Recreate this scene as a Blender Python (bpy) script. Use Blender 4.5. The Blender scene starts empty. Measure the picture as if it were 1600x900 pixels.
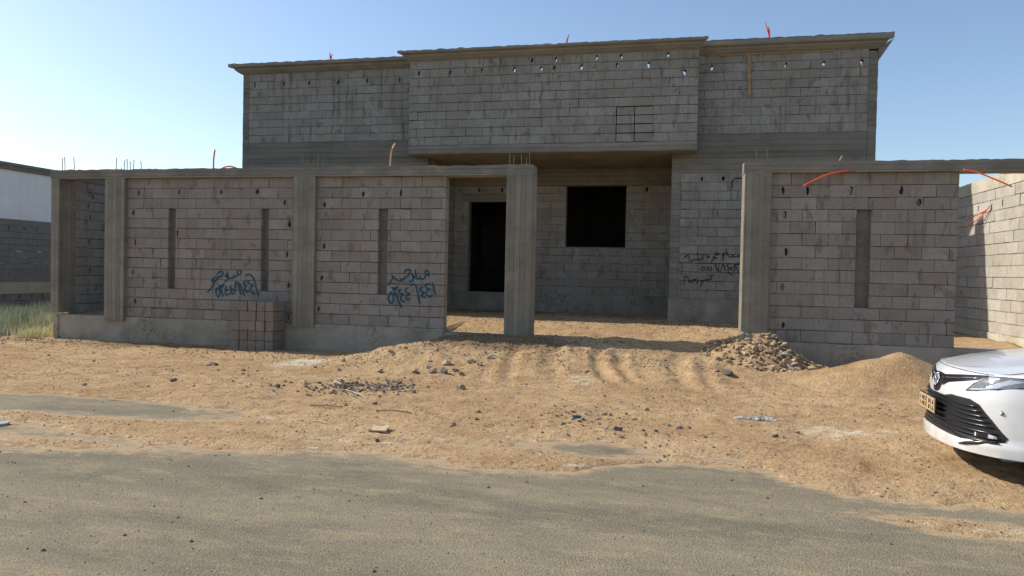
import bpy, bmesh, math, random
from mathutils import Vector, noise, Matrix
from mathutils.geometry import tessellate_polygon
R=math.radians
random.seed(7)
S=bpy.context.scene
# ---------------------------------------------------------------- camera
cam=bpy.data.cameras.new('camera'); co=bpy.data.objects.new('camera',cam); S.collection.objects.link(co)
cam.sensor_width=36; cam.lens=26.01; cam.clip_start=.05; cam.clip_end=3000
yw,pt,rl=R(12.6),R(-1.2),R(1.2)
f=Vector((-math.sin(yw)*math.cos(pt),math.cos(yw)*math.cos(pt),math.sin(pt)))
r=Vector((math.cos(yw),math.sin(yw),0)); u=r.cross(f)
r2=math.cos(rl)*r+math.sin(rl)*u; u2=-math.sin(rl)*r+math.cos(rl)*u
co.matrix_world=Matrix(((r2.x,u2.x,-f.x,0),(r2.y,u2.y,-f.y,0),(r2.z,u2.z,-f.z,1.6),(0,0,0,1)))
S.camera=co
# ---------------------------------------------------------------- light
SUN_EL,SUN_AZ=36.8,8.6      # azimuth: from -X towards +Y
sd=Vector((-math.cos(R(SUN_EL))*math.cos(R(SUN_AZ)),math.cos(R(SUN_EL))*math.sin(R(SUN_AZ)),math.sin(R(SUN_EL))))
sl=bpy.data.lights.new('sun','SUN'); so=bpy.data.objects.new('sun',sl); S.collection.objects.link(so)
sl.energy=3.6; sl.angle=R(.5); sl.color=(1,.93,.83); so.location=(-30,10,30)
so.rotation_euler=(-sd).to_track_quat('-Z','Y').to_euler()
W=bpy.data.worlds.new('World'); S.world=W; W.use_nodes=True
nt=W.node_tree; bg=nt.nodes['Background']; sky=nt.nodes.new('ShaderNodeTexSky'); sky.sky_type='NISHITA'
sky.sun_disc=False; sky.sun_elevation=R(SUN_EL); sky.sun_rotation=R(-(90-SUN_AZ)); sky.altitude=0
sky.air_density=1.0; sky.dust_density=.8; sky.ozone_density=1.9
nt.links.new(sky.outputs[0],bg.inputs[0]); bg.inputs[1].default_value=.12
S.view_settings.view_transform='Standard'; S.view_settings.look='None'; S.view_settings.exposure=.5; S.view_settings.gamma=1
S.render.engine='CYCLES'
# ---------------------------------------------------------------- node helpers
class NT:
    def __init__(s,name):
        s.m=bpy.data.materials.new(name); s.m.use_nodes=True; s.t=s.m.node_tree; s.b=s.t.nodes['Principled BSDF']
        s.b.inputs['Specular IOR Level'].default_value=.25
        g=s.t.nodes.new('ShaderNodeNewGeometry'); s.pos=g.outputs['Position']
    def n(s,ty,**k):
        x=s.t.nodes.new(ty)
        for a,b in k.items(): setattr(x,a,b)
        return x
    def set(s,inp,v):
        if isinstance(v,(int,float,tuple)): inp.default_value=v if not isinstance(v,tuple) or len(v)!=3 or inp.type!='RGBA' else (*v,1)
        else: s.t.links.new(v,inp)
    def map(s,vec,sc=(1,1,1),loc=(0,0,0)):
        x=s.n('ShaderNodeMapping'); s.set(x.inputs[0],vec); x.inputs['Scale'].default_value=sc; x.inputs['Location'].default_value=loc; return x.outputs[0]
    def noise(s,scale,vec=None,detail=4,rough=.55,dist=0):
        x=s.n('ShaderNodeTexNoise'); s.set(x.inputs['Vector'],vec or s.pos); x.inputs['Scale'].default_value=scale; x.inputs['Detail'].default_value=detail; x.inputs['Roughness'].default_value=rough; x.inputs['Distortion'].default_value=dist; return x.outputs[0]
    def vor(s,scale,vec=None,out=0,rnd=1):
        x=s.n('ShaderNodeTexVoronoi'); s.set(x.inputs['Vector'],vec or s.pos); x.inputs['Scale'].default_value=scale; x.inputs['Randomness'].default_value=rnd; return x.outputs[out]
    def math(s,op,a,b=0.,c=0.,clamp=False):
        x=s.n('ShaderNodeMath',operation=op,use_clamp=clamp); s.set(x.inputs[0],a); s.set(x.inputs[1],b); s.set(x.inputs[2],c); return x.outputs[0]
    def rng(s,v,a,b,c=0.,d=1.):
        x=s.n('ShaderNodeMapRange'); s.set(x.inputs[0],v)
        for i,k in enumerate((a,b,c,d)): x.inputs[i+1].default_value=k
        return x.outputs[0]
    def mix(s,fac,a,b,mode='MIX'):
        x=s.n('ShaderNodeMix',data_type='RGBA',blend_type=mode); s.set(x.inputs[0],fac); s.set(x.inputs[6],a); s.set(x.inputs[7],b); return x.outputs[2]
    def attr(s,name): x=s.n('ShaderNodeAttribute',attribute_name=name); return x.outputs['Fac']
    def sep(s,v): x=s.n('ShaderNodeSeparateXYZ'); s.set(x.inputs[0],v); return x.outputs
    def comb(s,a,b,c):
        x=s.n('ShaderNodeCombineXYZ'); s.set(x.inputs[0],a); s.set(x.inputs[1],b); s.set(x.inputs[2],c); return x.outputs[0]
    def bump(s,h,st=.5,d=.01,nrm=None):
        x=s.n('ShaderNodeBump'); x.inputs['Strength'].default_value=st; x.inputs['Distance'].default_value=d; s.set(x.inputs['Height'],h)
        if nrm: s.set(x.inputs['Normal'],nrm)
        return x.outputs[0]
    def out(s,col,rough=.9,nrm=None,spec=None,metal=None):
        s.set(s.b.inputs['Base Color'],col); s.set(s.b.inputs['Roughness'],rough)
        if nrm: s.set(s.b.inputs['Normal'],nrm)
        if spec is not None: s.b.inputs['Specular IOR Level'].default_value=spec
        if metal is not None: s.b.inputs['Metallic'].default_value=metal
        return s.m
def block_mat(name,ca,cb,mortar,stain,warm,drip=.5):
    t=NT(name); a=t.attr('rnd')
    col=t.mix(t.math('ADD',t.rng(a,0,1,0,.6),t.rng(t.noise(3.3,detail=5,rough=.7),.35,.65,0,.4)),ca,cb)
    col=t.mix(t.rng(t.math('FRACT',t.math('MULTIPLY',a,7.3)),.72,1,0,.7),col,warm)
    col=t.mix(t.rng(t.noise(34,detail=5,rough=.7),.36,.62,0,.5),col,t.mix(1.,col,(.52,.5,.48),'MULTIPLY'))     # open pores
    col=t.mix(t.rng(t.noise(90,detail=3,rough=.7),.52,.72,0,.45),col,t.mix(1.,col,(1.45,1.43,1.4),'MULTIPLY'))
    st=t.noise(1.1,detail=6,rough=.65); col=t.mix(t.rng(st,.45,.72,0,.65),col,stain)
    dr=t.noise(1,vec=t.map(t.pos,(9,9,.7)),detail=4); ms=t.noise(.6,detail=3)
    col=t.mix(t.math('MULTIPLY',t.rng(dr,.54,.68,0,drip),t.rng(ms,.42,.6)),col,t.mix(1.,col,(.52,.47,.4),'MULTIPLY'))
    sm=t.noise(4.2,detail=3,rough=.5,vec=t.map(t.pos,(1.6,1.6,.9),(3,3,7)))                                   # mortar smears
    col=t.mix(t.rng(sm,.61,.66,0,.6),col,mortar)
    ismo=t.math('LESS_THAN',a,-.5); col=t.mix(ismo,col,mortar)
    h=t.math('ADD',t.noise(60,detail=5,rough=.75),t.math('MULTIPLY',t.noise(9,detail=4),1.3))
    return t.out(col,.95,t.bump(h,.8,.012),spec=.12)
M={}
M['block']=block_mat('fence_block',(.262,.237,.208),(.388,.354,.312),(.17,.14,.105),(.26,.215,.16),(.32,.255,.21))
M['hblock']=block_mat('house_block',(.275,.262,.232),(.395,.38,.335),(.15,.135,.105),(.21,.19,.145),(.34,.31,.255),.9)
M['stack']=block_mat('stack_block',(.20,.178,.148),(.33,.29,.235),(.17,.14,.105),(.17,.145,.11),(.26,.21,.155))
M['pblock']=block_mat('porch_block',(.33,.305,.26),(.44,.41,.355),(.20,.17,.13),(.26,.22,.165),(.34,.29,.22))
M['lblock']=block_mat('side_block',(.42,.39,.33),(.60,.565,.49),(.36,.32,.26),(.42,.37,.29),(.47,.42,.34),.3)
M['nblock']=block_mat('neighbour_block',(.20,.195,.185),(.26,.25,.235),(.17,.16,.15),(.19,.18,.165),(.24,.22,.2),.2)
def board_mat(name,ca,cb,horiz,pl=.1,streak=(.36,.31,.235)):
    t=NT(name); X,Y,Z=t.sep(t.pos)
    if horiz: c=t.math('ADD',Z,t.math('MULTIPLY',t.noise(.5),.05)); v=t.map(t.pos,(.5,.5,10))
    else: c=t.math('ADD',X,Y); v=t.map(t.pos,(22,22,.7))
    k=t.math('DIVIDE',c,pl); idx=t.math('FLOOR',k); fr=t.math('FRACT',k)
    wn=t.n('ShaderNodeTexWhiteNoise',noise_dimensions='1D'); t.set(wn.inputs[1],idx)
    col=t.mix(t.math('ADD',t.math('MULTIPLY',wn.outputs[0],.55),t.rng(t.noise(1,vec=v,detail=5,rough=.7),.3,.7,0,.3)),ca,cb)
    col=t.mix(t.rng(t.noise(2.2,detail=5),.5,.75,0,.6),col,streak); col=t.mix(t.rng(t.noise(1.1,vec=t.map(t.pos,(1,1,2.2),(7,7,7)),detail=7,rough=.7),.48,.62,0,.5),col,t.mix(1.,col,(.66,.65,.63),'MULTIPLY'))
    col=t.mix(t.rng(t.noise(45,detail=4,rough=.8),.6,.72,0,.7),col,t.mix(1.,col,(.5,.5,.5),'MULTIPLY'))
    seam=t.math('LESS_THAN',t.math('ABSOLUTE',t.math('SUBTRACT',fr,.5)),.47)
    seamf=t.math('MULTIPLY',t.math('SUBTRACT',1,seam),t.rng(t.noise(3),.35,.6))
    col=t.mix(t.math('MULTIPLY',seamf,.4 if horiz else .75),col,t.mix(1.,col,(.45,.43,.4),'MULTIPLY'))
    h=t.math('ADD',t.math('MULTIPLY',t.noise(1,vec=v,detail=6,rough=.7),.6),t.math('ADD',t.math('MULTIPLY',seam,.5),t.math('MULTIPLY',wn.outputs[0],.5)))
    h=t.math('ADD',h,t.math('MULTIPLY',t.noise(60,detail=4),.5))
    return t.out(col,.9,t.bump(h,.9,.016),spec=.1)
M['col']=board_mat('column_concrete',(.20,.178,.14),(.32,.29,.232),False)
M['beam']=board_mat('beam_concrete',(.19,.175,.145),(.31,.29,.243),True,.09)
M['hbeam']=board_mat('house_beam_concrete',(.15,.14,.115),(.28,.262,.215),True,.13,(.25,.215,.16))
M['pbeam']=board_mat('porch_concrete',(.20,.18,.145),(.31,.285,.235),True,.12)
def plain_concrete(name,ca,cb,dk=(.13,.12,.1),sc=1.3):
    t=NT(name)
    col=t.mix(t.rng(t.noise(sc,detail=7,rough=.65,dist=.6),.35,.65),ca,cb)
    col=t.mix(t.math('MULTIPLY',t.rng(t.noise(.9,detail=3),.5,.62),t.rng(t.noise(14,detail=6,rough=.8),.48,.6,0,.75)),col,dk)
    col=t.mix(t.rng(t.noise(1,vec=t.map(t.pos,(2.2,2.2,.2)),detail=3),.55,.6,0,.3),col,t.mix(1.,col,(.7,.68,.62),'MULTIPLY'))
    return t.out(col,.92,t.bump(t.noise(38,detail=6,rough=.7),.45,.008),spec=.15)
M['plinth']=plain_concrete('plinth_concrete',(.27,.235,.185),(.40,.355,.285))
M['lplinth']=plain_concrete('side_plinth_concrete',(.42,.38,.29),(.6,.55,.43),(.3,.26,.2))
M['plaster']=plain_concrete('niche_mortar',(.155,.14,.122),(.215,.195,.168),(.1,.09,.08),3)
def plain(name,col,rough=.7,metal=0,var=.25,sc=12,bump=0,spec=.3):
    t=NT(name); c=t.mix(t.rng(t.noise(sc,detail=4),.3,.7,0,1),col,tuple(k*(1-var) for k in col))
    return t.out(c,rough,t.bump(t.noise(sc*6,detail=4),bump,.004) if bump else None,spec=spec,metal=metal)
M['room_shade']=plain_concrete('shaded_room_concrete',(.05,.046,.04),(.08,.073,.064))  # concrete painted near black: shade of the unlit rooms put into its colour
M['rebar']=plain('rusty_rebar',(.23,.17,.125),.8,.3,.5,40)
M['orange']=plain('orange_conduit',(.85,.12,.04),.45,0,.15)
M['orange_pale']=plain('faded_conduit',(.85,.42,.25),.5,0,.2)
M['redtape']=plain('red_tape',(.85,.06,.04),.5,0,.1)
M['wood']=plain('raw_timber',(.42,.27,.15),.8,0,.4,9)
def spray(name,c):
    t=NT(name); a=t.rng(t.noise(110,detail=4,rough=.8),.36,.46,.25,1)
    t.set(t.b.inputs['Alpha'],a); return t.out(t.mix(t.noise(30),c,tuple(k*1.8 for k in c)),.8,spec=.1)
M['blue']=spray('blue_spray_paint',(.008,.062,.11)); M['black']=spray('black_spray_paint',(.012,.012,.014))
M['white_sheet']=plain('white_sheeting',(.74,.76,.79),.6,0,.12,1.2)
M['cream']=plain('cream_render',(.42,.37,.28),.85,0,.2,3)
M['dark']=plain('dark_trim',(.2,.2,.185),.8,0,.2,3)
M['cardboard']=plain('cardboard',(.60,.45,.27),.9,0,.15,20)
M['paper']=plain('white_board',(.50,.47,.41),.9,0,.35,20)
M['brokenblue']=plain('blue_plastic',(.03,.16,.3),.4)
# ground materials
def sand_mat():
    t=NT('dry_sand'); pale=t.attr('pale'); dk=t.attr('damp')
    big=t.noise(.55,detail=6,rough=.6); mid=t.noise(5,detail=6,rough=.7)
    col=t.mix(t.rng(big,.35,.65),(.45,.288,.148),(.60,.42,.232))
    col=t.mix(t.rng(mid,.42,.68,0,.6),col,(.34,.20,.10))
    col=t.mix(t.rng(t.noise(23,detail=5,rough=.75),.5,.70,0,.6),col,(.74,.57,.35))
    sp=t.vor(55); col=t.mix(t.math('MULTIPLY',t.math('LESS_THAN',sp,.2),t.rng(t.noise(2.6,detail=4),.45,.6,.12,.8)),col,(.2,.155,.115))
    col=t.mix(t.math('MULTIPLY',t.rng(t.math('ADD',pale,t.math('MULTIPLY',t.math('SUBTRACT',t.noise(6,vec=t.map(t.pos,(.7,1.4,1)),detail=7,rough=.78),.5),2.6)),.45,.85),.85),col,(.74,.66,.5))
    col=t.mix(t.rng(t.math('ADD',dk,t.math('MULTIPLY',t.math('SUBTRACT',mid,.5),1.2)),.4,.8,0,.75),col,(.20,.125,.07))
    col=t.mix(t.rng(t.noise(1.3,vec=t.map(t.pos,(1,1.8,1),(4,4,4)),detail=7,rough=.7),.5,.64,0,.55),col,t.mix(1.,col,(.72,.66,.6),'MULTIPLY'))
    sp2=t.vor(130); col=t.mix(t.math('MULTIPLY',t.math('LESS_THAN',sp2,.22),.7),col,(.25,.19,.13))
    h=t.math('ADD',t.math('MULTIPLY',mid,.9),t.math('ADD',t.math('MULTIPLY',t.noise(26,detail=5,rough=.65),.6),t.math('MULTIPLY',t.noise(110,detail=3,rough=.7),.22)))
    return t.out(col,1.,t.bump(h,.9,.05),spec=.05)
M['sand']=sand_mat()
def asphalt_mat():
    t=NT('dusty_asphalt'); X,Y,Z=t.sep(t.pos)
    v=t.map(t.pos,(.35,1.1,1))
    big=t.noise(.8,vec=v,detail=6,rough=.62)
    col=t.mix(t.rng(big,.34,.66),(.25,.22,.155),(.37,.315,.215))
    col=t.mix(t.rng(t.noise(1.5,vec=t.map(t.pos,(.5,1.3,1),(5,2,0)),detail=6,rough=.65,dist=.5),.5,.66,0,.55),col,(.185,.168,.128))
    col=t.mix(t.rng(t.noise(3.1,vec=t.map(t.pos,(.6,1.6,1),(1,7,0)),detail=7,rough=.75),.5,.66,0,.75),col,(.46,.37,.235))
    du=t.attr('dust'); col=t.mix(t.rng(t.math('ADD',du,t.math('MULTIPLY',t.math('SUBTRACT',t.noise(9,vec=t.map(t.pos,(.6,1.5,1)),detail=7,rough=.75),.5),1.9)),.45,.85,0,.9),col,(.60,.44,.27))
    g=t.noise(95,detail=4,rough=.85)
    col=t.mix(t.rng(g,.4,.6,0,.5),t.mix(1.,col,(.55,.55,.55),'MULTIPLY'),t.mix(1.,col,(1.45,1.42,1.35),'MULTIPLY'))
    sp=t.vor(95); col=t.mix(t.math('LESS_THAN',sp,.17),col,(.14,.13,.115))
    spc=t.vor(70,vec=t.map(t.pos,(1,1,1),(3,3,3))); col=t.mix(t.math('LESS_THAN',spc,.13),col,(.5,.46,.38))
    h=t.math('ADD',t.noise(60,detail=5,rough=.75),t.math('MULTIPLY',t.vor(85),.8))
    h=t.math('ADD',h,t.math('MULTIPLY',t.noise(7,detail=5),.8))
    return t.out(col,.95,t.bump(h,.55,.010),spec=.08)
M['asphalt']=asphalt_mat()
def rockm(name,a,b):
    t=NT(name); col=t.mix(t.rng(t.noise(11,detail=5,rough=.7),.35,.65),a,b)
    oi=t.n('ShaderNodeObjectInfo'); col=t.mix(t.rng(oi.outputs['Random'],0,1,0,.4),col,t.mix(1.,col,(.6,.58,.55),'MULTIPLY'))
    ra=t.attr('rnd'); col=t.mix(t.rng(ra,0,1,0,.75),col,t.mix(1.,col,(.45,.4,.36),'MULTIPLY'))
    return t.out(col,.95,t.bump(t.noise(50,detail=5,rough=.7),.6,.01),spec=.1)
M['rock_dark']=rockm('dark_stone',(.12,.11,.095),(.22,.195,.165))
M['rock_grey']=rockm('grey_stone',(.26,.215,.165),(.42,.35,.27))
M['rock_tan']=rockm('tan_stone',(.36,.255,.15),(.58,.44,.28))
M['rock_pale']=rockm('pale_stone',(.48,.39,.26),(.66,.57,.42))
# ---------------------------------------------------------------- mesh helpers
def tag(o,label=None,cat=None,group=None,kind=None):
    if label: o['label']=label
    if cat: o['category']=cat
    if group: o['group']=group
    if kind: o['kind']=kind
    return o
def empty(name,loc,label,cat,group=None):
    o=bpy.data.objects.new(name,None); S.collection.objects.link(o); o.location=loc; o.empty_display_size=.2
    return tag(o,label,cat,group)
class MB:
    def __init__(s): s.v=[];s.f=[];s.a=[]
    def add(s,vs,fs,a=0.):
        b=len(s.v); s.v+=[tuple(x) for x in vs]; s.f+=[tuple(b+i for i in q) for q in fs]; s.a+=[a]*len(fs)
    def box(s,x0,x1,y0,y1,z0,z1,a=0.,fn=None,chip=0.):
        vs=[(x,y,z) for z in (z0,z1) for y in (y0,y1) for x in (x0,x1)]
        if chip:
            for i_ in (0,1,4,5):
                q=vs[i_]; k_=chip*(3. if random.random()<.12 else 1.); vs[i_]=(q[0]+(1 if q[0]==x0 else -1)*random.uniform(-.2,1)*k_,q[1]+random.uniform(-.3,.8)*k_,q[2]+(1 if q[2]==z0 else -1)*random.uniform(-.2,1)*k_)
        if fn: vs=[fn(*p) for p in vs]
        s.add(vs,[(0,2,3,1),(4,5,7,6),(0,1,5,4),(2,6,7,3),(0,4,6,2),(1,3,7,5)],a)
    def tube(s,pts,r,n=6,a=0.):
        pts=[Vector(p) for p in pts]; rings=[]
        for i,p in enumerate(pts):
            d=(pts[min(i+1,len(pts)-1)]-pts[max(i-1,0)]).normalized()
            q=Vector((0,0,1)) if abs(d.z)<.9 else Vector((1,0,0)); e=d.cross(q).normalized(); g=d.cross(e)
            rr=r[i] if isinstance(r,(list,tuple)) else r
            rings.append([p+(e*math.cos(2*math.pi*k/n)+g*math.sin(2*math.pi*k/n))*rr for k in range(n)])
        vs=[v for R_ in rings for v in R_]; fs=[]
        for i in range(len(pts)-1):
            for k in range(n): fs.append((i*n+k,i*n+(k+1)%n,(i+1)*n+(k+1)%n,(i+1)*n+k))
        fs.append(tuple(range(n-1,-1,-1))); fs.append(tuple((len(pts)-1)*n+k for k in range(n)))
        s.add(vs,fs,a)
    def obj(s,name,mat,parent=None,smooth=False,origin=None):
        L=Vector(origin) if origin else (parent.matrix_world.translation if False else abs_loc(parent))
        me=bpy.data.meshes.new(name); me.from_pydata([(x-L.x,y-L.y,z-L.z) for x,y,z in s.v],[],s.f)
        at=me.attributes.new('rnd','FLOAT','FACE'); at.data.foreach_set('value',s.a)
        bm=bmesh.new(); bm.from_mesh(me); bmesh.ops.recalc_face_normals(bm,faces=bm.faces); bm.to_mesh(me); bm.free()
        if smooth: me.polygons.foreach_set('use_smooth',[True]*len(me.polygons))
        me.materials.append(M[mat] if isinstance(mat,str) else mat)
        o=bpy.data.objects.new(name,me); S.collection.objects.link(o)
        if parent: o.parent=parent
        elif origin: o.location=L
        return o
def abs_loc(o):
    L=Vector((0,0,0))
    while o: L+=o.location; o=o.parent
    return L
def sub(iv,cuts):
    out=[iv]
    for a,b in cuts:
        nx=[]
        for p,q in out:
            if b<=p or a>=q: nx.append((p,q)); continue
            if a-p>.02: nx.append((p,a))
            if q-b>.02: nx.append((b,q))
        out=nx
    return out
def block_wall(name,parent,u0,u1,z0,z1,rows,face,th,mat,fn,skips=(),holes=(),phase=0.,bl=.405,gap=.009,jit=.006):
    """u along the wall, w into the wall (0 = face). fn(u,w,z)->xyz"""
    b=MB(); rh=(z1-z0)/rows; holes=list(holes)
    for i in range(rows):
        gv=gap*random.uniform(.6,1.5); za=z0+i*rh+gv/2; zb=z0+(i+1)*rh-gv/2
        cuts=[(s[0],s[1]) for s in skips if s[2]<(za+zb)/2<s[3]]
        cz=[(s[0],s[1]) for s in skips if s[2]<z0+i*rh-.03<s[3] and s[2]<z0+i*rh+.03<s[3]]
        for p,q in sub((u0,u1),cz):
            b.box(p,q,.020,th-.01,z0+i*rh-gap/2,z0+i*rh+gap/2,-1.,fn)
        off=phase+(bl/2 if i%2 else 0)+random.uniform(-.012,.012)
        for p,q in sub((u0,u1),cuts):
            k0=math.floor((p-u0-off)/bl)-1; ends=[p]; k=k0
            while True:
                e=u0+off+k*bl
                if e>q-.05: break
                if e>p+.05: ends.append(e+random.uniform(-.006,.006))
                k+=1
            ends.append(q)
            for a,c in zip(ends,ends[1:]):
                ga=a+(gap*.27 if a!=p else 0); gc=c-(gap*.27 if c!=q else 0)
                w=random.uniform(0,jit); dz=random.uniform(-.0015,.0015); rv=random.random()
                hs=[h for h in holes if a<=h[0]<c and za-.004<=h[1]<zb+.004]
                if c!=q: b.box(gc,gc+gap*.55,.006,th-.012,za,zb,-1.,fn)
                if hs and gc-ga>.11:
                    h=hs[0]; rx=min(random.uniform(.024,.036),(gc-ga)/2-.03); rz=random.uniform(.06,.08)
                    hu=min(max(h[0],ga+rx+.02),gc-rx-.02); hz=min(max(h[1],za+rz+.012),zb-rz-.012)
                    n=10; inner=[(hu+rx*random.uniform(.6,1.35)*math.cos(2*math.pi*j/n)+.006*math.sin(j*2.),hz+rz*random.uniform(.8,1.15)*math.sin(2*math.pi*j/n)) for j in range(n)]
                    outer=[(ga,za+dz),(gc,za+dz),(gc,zb+dz),(ga,zb+dz)]
                    P=outer+inner; tr=tessellate_polygon([[Vector((x,z,0)) for x,z in outer],[Vector((x,z,0)) for x,z in inner]])
                    N=len(P); du=random.uniform(-.03,.03)
                    vs=[fn(x,w,z) for x,z in P]+[fn(x,th,z) for x,z in outer]+[fn(x+du,th,z) for x,z in inner]
                    fs=[tuple(t_) for t_ in tr]+[tuple(j+N for j in reversed(t_)) for t_ in tr]
                    fs+=[(j,(j+1)%4,N+(j+1)%4,N+j) for j in range(4)]+[(4+j,4+(j+1)%n,N+4+(j+1)%n,N+4+j) for j in range(n)]
                    b.add(vs,fs,rv)
                else: b.box(ga,gc,w,th-random.uniform(0,.003),za+dz,zb+dz,rv,fn,.0035)
    return b.obj(name,mat,parent)
FX=lambda Y0:(lambda u_,w,z:(u_,Y0+w,z))          # wall along X, seen from -Y
def prism(name,parent,axis,a0,a1,sec,mat,seg=.07,jit=None,ends=True,rnd=0.):
    """sweep the closed section sec (2-D points) along axis; jit[i]=(amp) roughness of point i"""
    n=max(1,int(abs(a1-a0)/seg)); b=MB(); vs=[]; m=len(sec); jit=jit or [0]*m; sd_=random.uniform(0,50)
    for i in range(n+1):
        a=a0+(a1-a0)*i/n
        for j,(p,q) in enumerate(sec):
            e=jit[j]; d=(noise.noise(Vector((a*7+sd_,j*3.1,.5)))*.7+noise.noise(Vector((a*23+sd_,j*5.3,1.5)))*.6+random.uniform(-.25,.25))*e
            d2=noise.noise(Vector((a*5+sd_,j*3.1,9.5)))*e*.5
            if axis=='x': vs.append((a,p+d2,q+d))
            elif axis=='y': vs.append((p+d2,a,q+d))
            else: vs.append((p+d,q+d2,a))
    fs=[(i*m+j,i*m+(j+1)%m,(i+1)*m+(j+1)%m,(i+1)*m+j) for i in range(n) for j in range(m)]
    fs+=[tuple(range(m)),tuple(n*m+j for j in reversed(range(m)))]
    b.add(vs,fs,rnd); return b.obj(name,mat,parent)
def rbox(name,parent,x0,x1,y0,y1,z0,z1,mat,axis='x',top=.006,edge=.002,seg=.07):
    if axis=='x': return prism(name,parent,'x',x0,x1,[(y0,z0),(y1,z0),(y1,z1),(y0,z1)],mat,seg,[edge,edge,top,top])
    if axis=='y': return prism(name,parent,'y',y0,y1,[(x0,z0),(x1,z0),(x1,z1),(x0,z1)],mat,seg,[edge,edge,top,top])
    c=.012
    return prism(name,parent,'z',z0,z1,[(x0+c,y0),(x1-c,y0),(x1,y0+c),(x1,y1),(x0,y1),(x0,y0+c)],mat,seg,[edge]*6)
def bars(parent,spec,mat='rebar',rad=.007):
    for (x,y,z,h) in spec:
        b=MB(); lx,ly=random.uniform(-.02,.02),random.uniform(-.02,.02); b.tube([(x,y,z-.05),(x+lx*.4,y,z+h*.5),(x+lx,y+ly,z+h)],rad,6); b.obj('rebar',mat,parent)
def ribbons(name,parent,strokes,Y0,wd,mat):
    b=MB()
    for si,s in enumerate(strokes):
        P=[Vector((x,0,z)) for x,z in s]; Q=[]
        for i in range(len(P)-1):      # smooth it
            p0=P[max(i-1,0)];p1=P[i];p2=P[i+1];p3=P[min(i+2,len(P)-1)]
            for t_ in (0,.2,.4,.6,.8):
                Q.append(.5*((2*p1)+(p2-p0)*t_+(2*p0-5*p1+4*p2-p3)*t_*t_+(3*p1-p0-3*p2+p3)*t_**3))
        Q.append(P[-1]); vs=[]
        for i,p in enumerate(Q):
            d=(Q[min(i+1,len(Q)-1)]-Q[max(i-1,0)]); d=d.normalized() if d.length>1e-6 else Vector((1,0,0)); nrm=Vector((-d.z,0,d.x))
            w=wd*(.8+.35*noise.noise(Vector((si*3.7,i*.35,0))))*(.75 if i in(0,len(Q)-1) else 1); y=Y0-.0012*si*.35-.00004*i
            vs+=[(p.x+nrm.x*w,y,p.z+nrm.z*w),(p.x-nrm.x*w,y,p.z-nrm.z*w)]
        b.add(vs,[(2*i,2*i+1,2*i+3,2*i+2) for i in range(len(Q)-1)])
    return b.obj(name,mat,parent)
GRAF_A=[[(-8.476,1.482),(-8.485,1.52),(-8.53,1.532),(-8.568,1.503),(-8.561,1.452),(-8.51,1.445),(-8.476,1.482)],[(-8.561,1.452),(-8.589,1.408),(-8.632,1.394),(-8.653,1.442)],[(-8.632,1.394),(-8.669,1.373),(-8.72,1.369),(-8.763,1.384),(-8.801,1.516)],[(-8.763,1.384),(-8.827,1.398),(-8.819,1.439),(-8.789,1.388),(-8.777,1.343),(-8.82,1.321),(-8.842,1.282)],[(-9.02,1.422),(-9.006,1.458),(-8.952,1.493),(-8.886,1.489),(-8.905,1.424),(-8.979,1.382),(-9.052,1.38),(-9.121,1.34),(-9.146,1.285)],[(-9.146,1.285),(-9.065,1.315),(-9.002,1.355)],[(-9.025,1.337),(-9.093,1.266),(-9.15,1.162),(-9.236,1.067)],[(-9.024,1.273),(-9.012,1.263)],[(-9.12,1.083),(-9.102,1.073)],[(-9.003,1.181),(-9.041,1.126),(-9.025,1.036),(-8.985,0.983),(-8.957,1.038),(-8.952,1.115),(-8.998,1.178)],[(-8.972,1.235),(-8.932,1.129),(-8.873,0.994)],[(-8.963,1.218),(-8.939,1.177),(-8.919,1.219),(-8.897,1.183),(-8.869,1.253),(-8.859,1.22)],[(-8.787,1.201),(-8.825,1.185),(-8.825,1.144),(-8.771,1.133),(-8.817,1.111),(-8.831,1.067),(-8.802,1.034),(-8.739,1.057)],[(-8.686,1.212),(-8.725,1.198),(-8.717,1.16),(-8.657,1.148),(-8.695,1.127),(-8.696,1.073),(-8.656,1.056),(-8.622,1.098),(-8.604,1.265),(-8.588,1.298),(-8.547,1.253),(-8.517,1.152),(-8.478,1.043)],[(-8.519,1.286),(-8.46,1.153),(-8.398,1.025)],[(-8.38,1.308),(-8.419,1.282),(-8.412,1.244),(-8.352,1.232),(-8.39,1.206),(-8.389,1.142),(-8.343,1.103),(-8.298,1.119)],[(-8.281,1.331),(-8.328,1.322),(-8.32,1.284),(-8.256,1.258),(-8.21,1.233),(-8.262,1.207),(-8.254,1.133),(-8.218,1.076),(-8.165,1.09)],[(-8.387,1.42),(-8.337,1.449),(-8.266,1.438),(-8.209,1.386),(-8.165,1.275),(-8.135,1.162),(-8.088,1.031)]]
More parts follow.
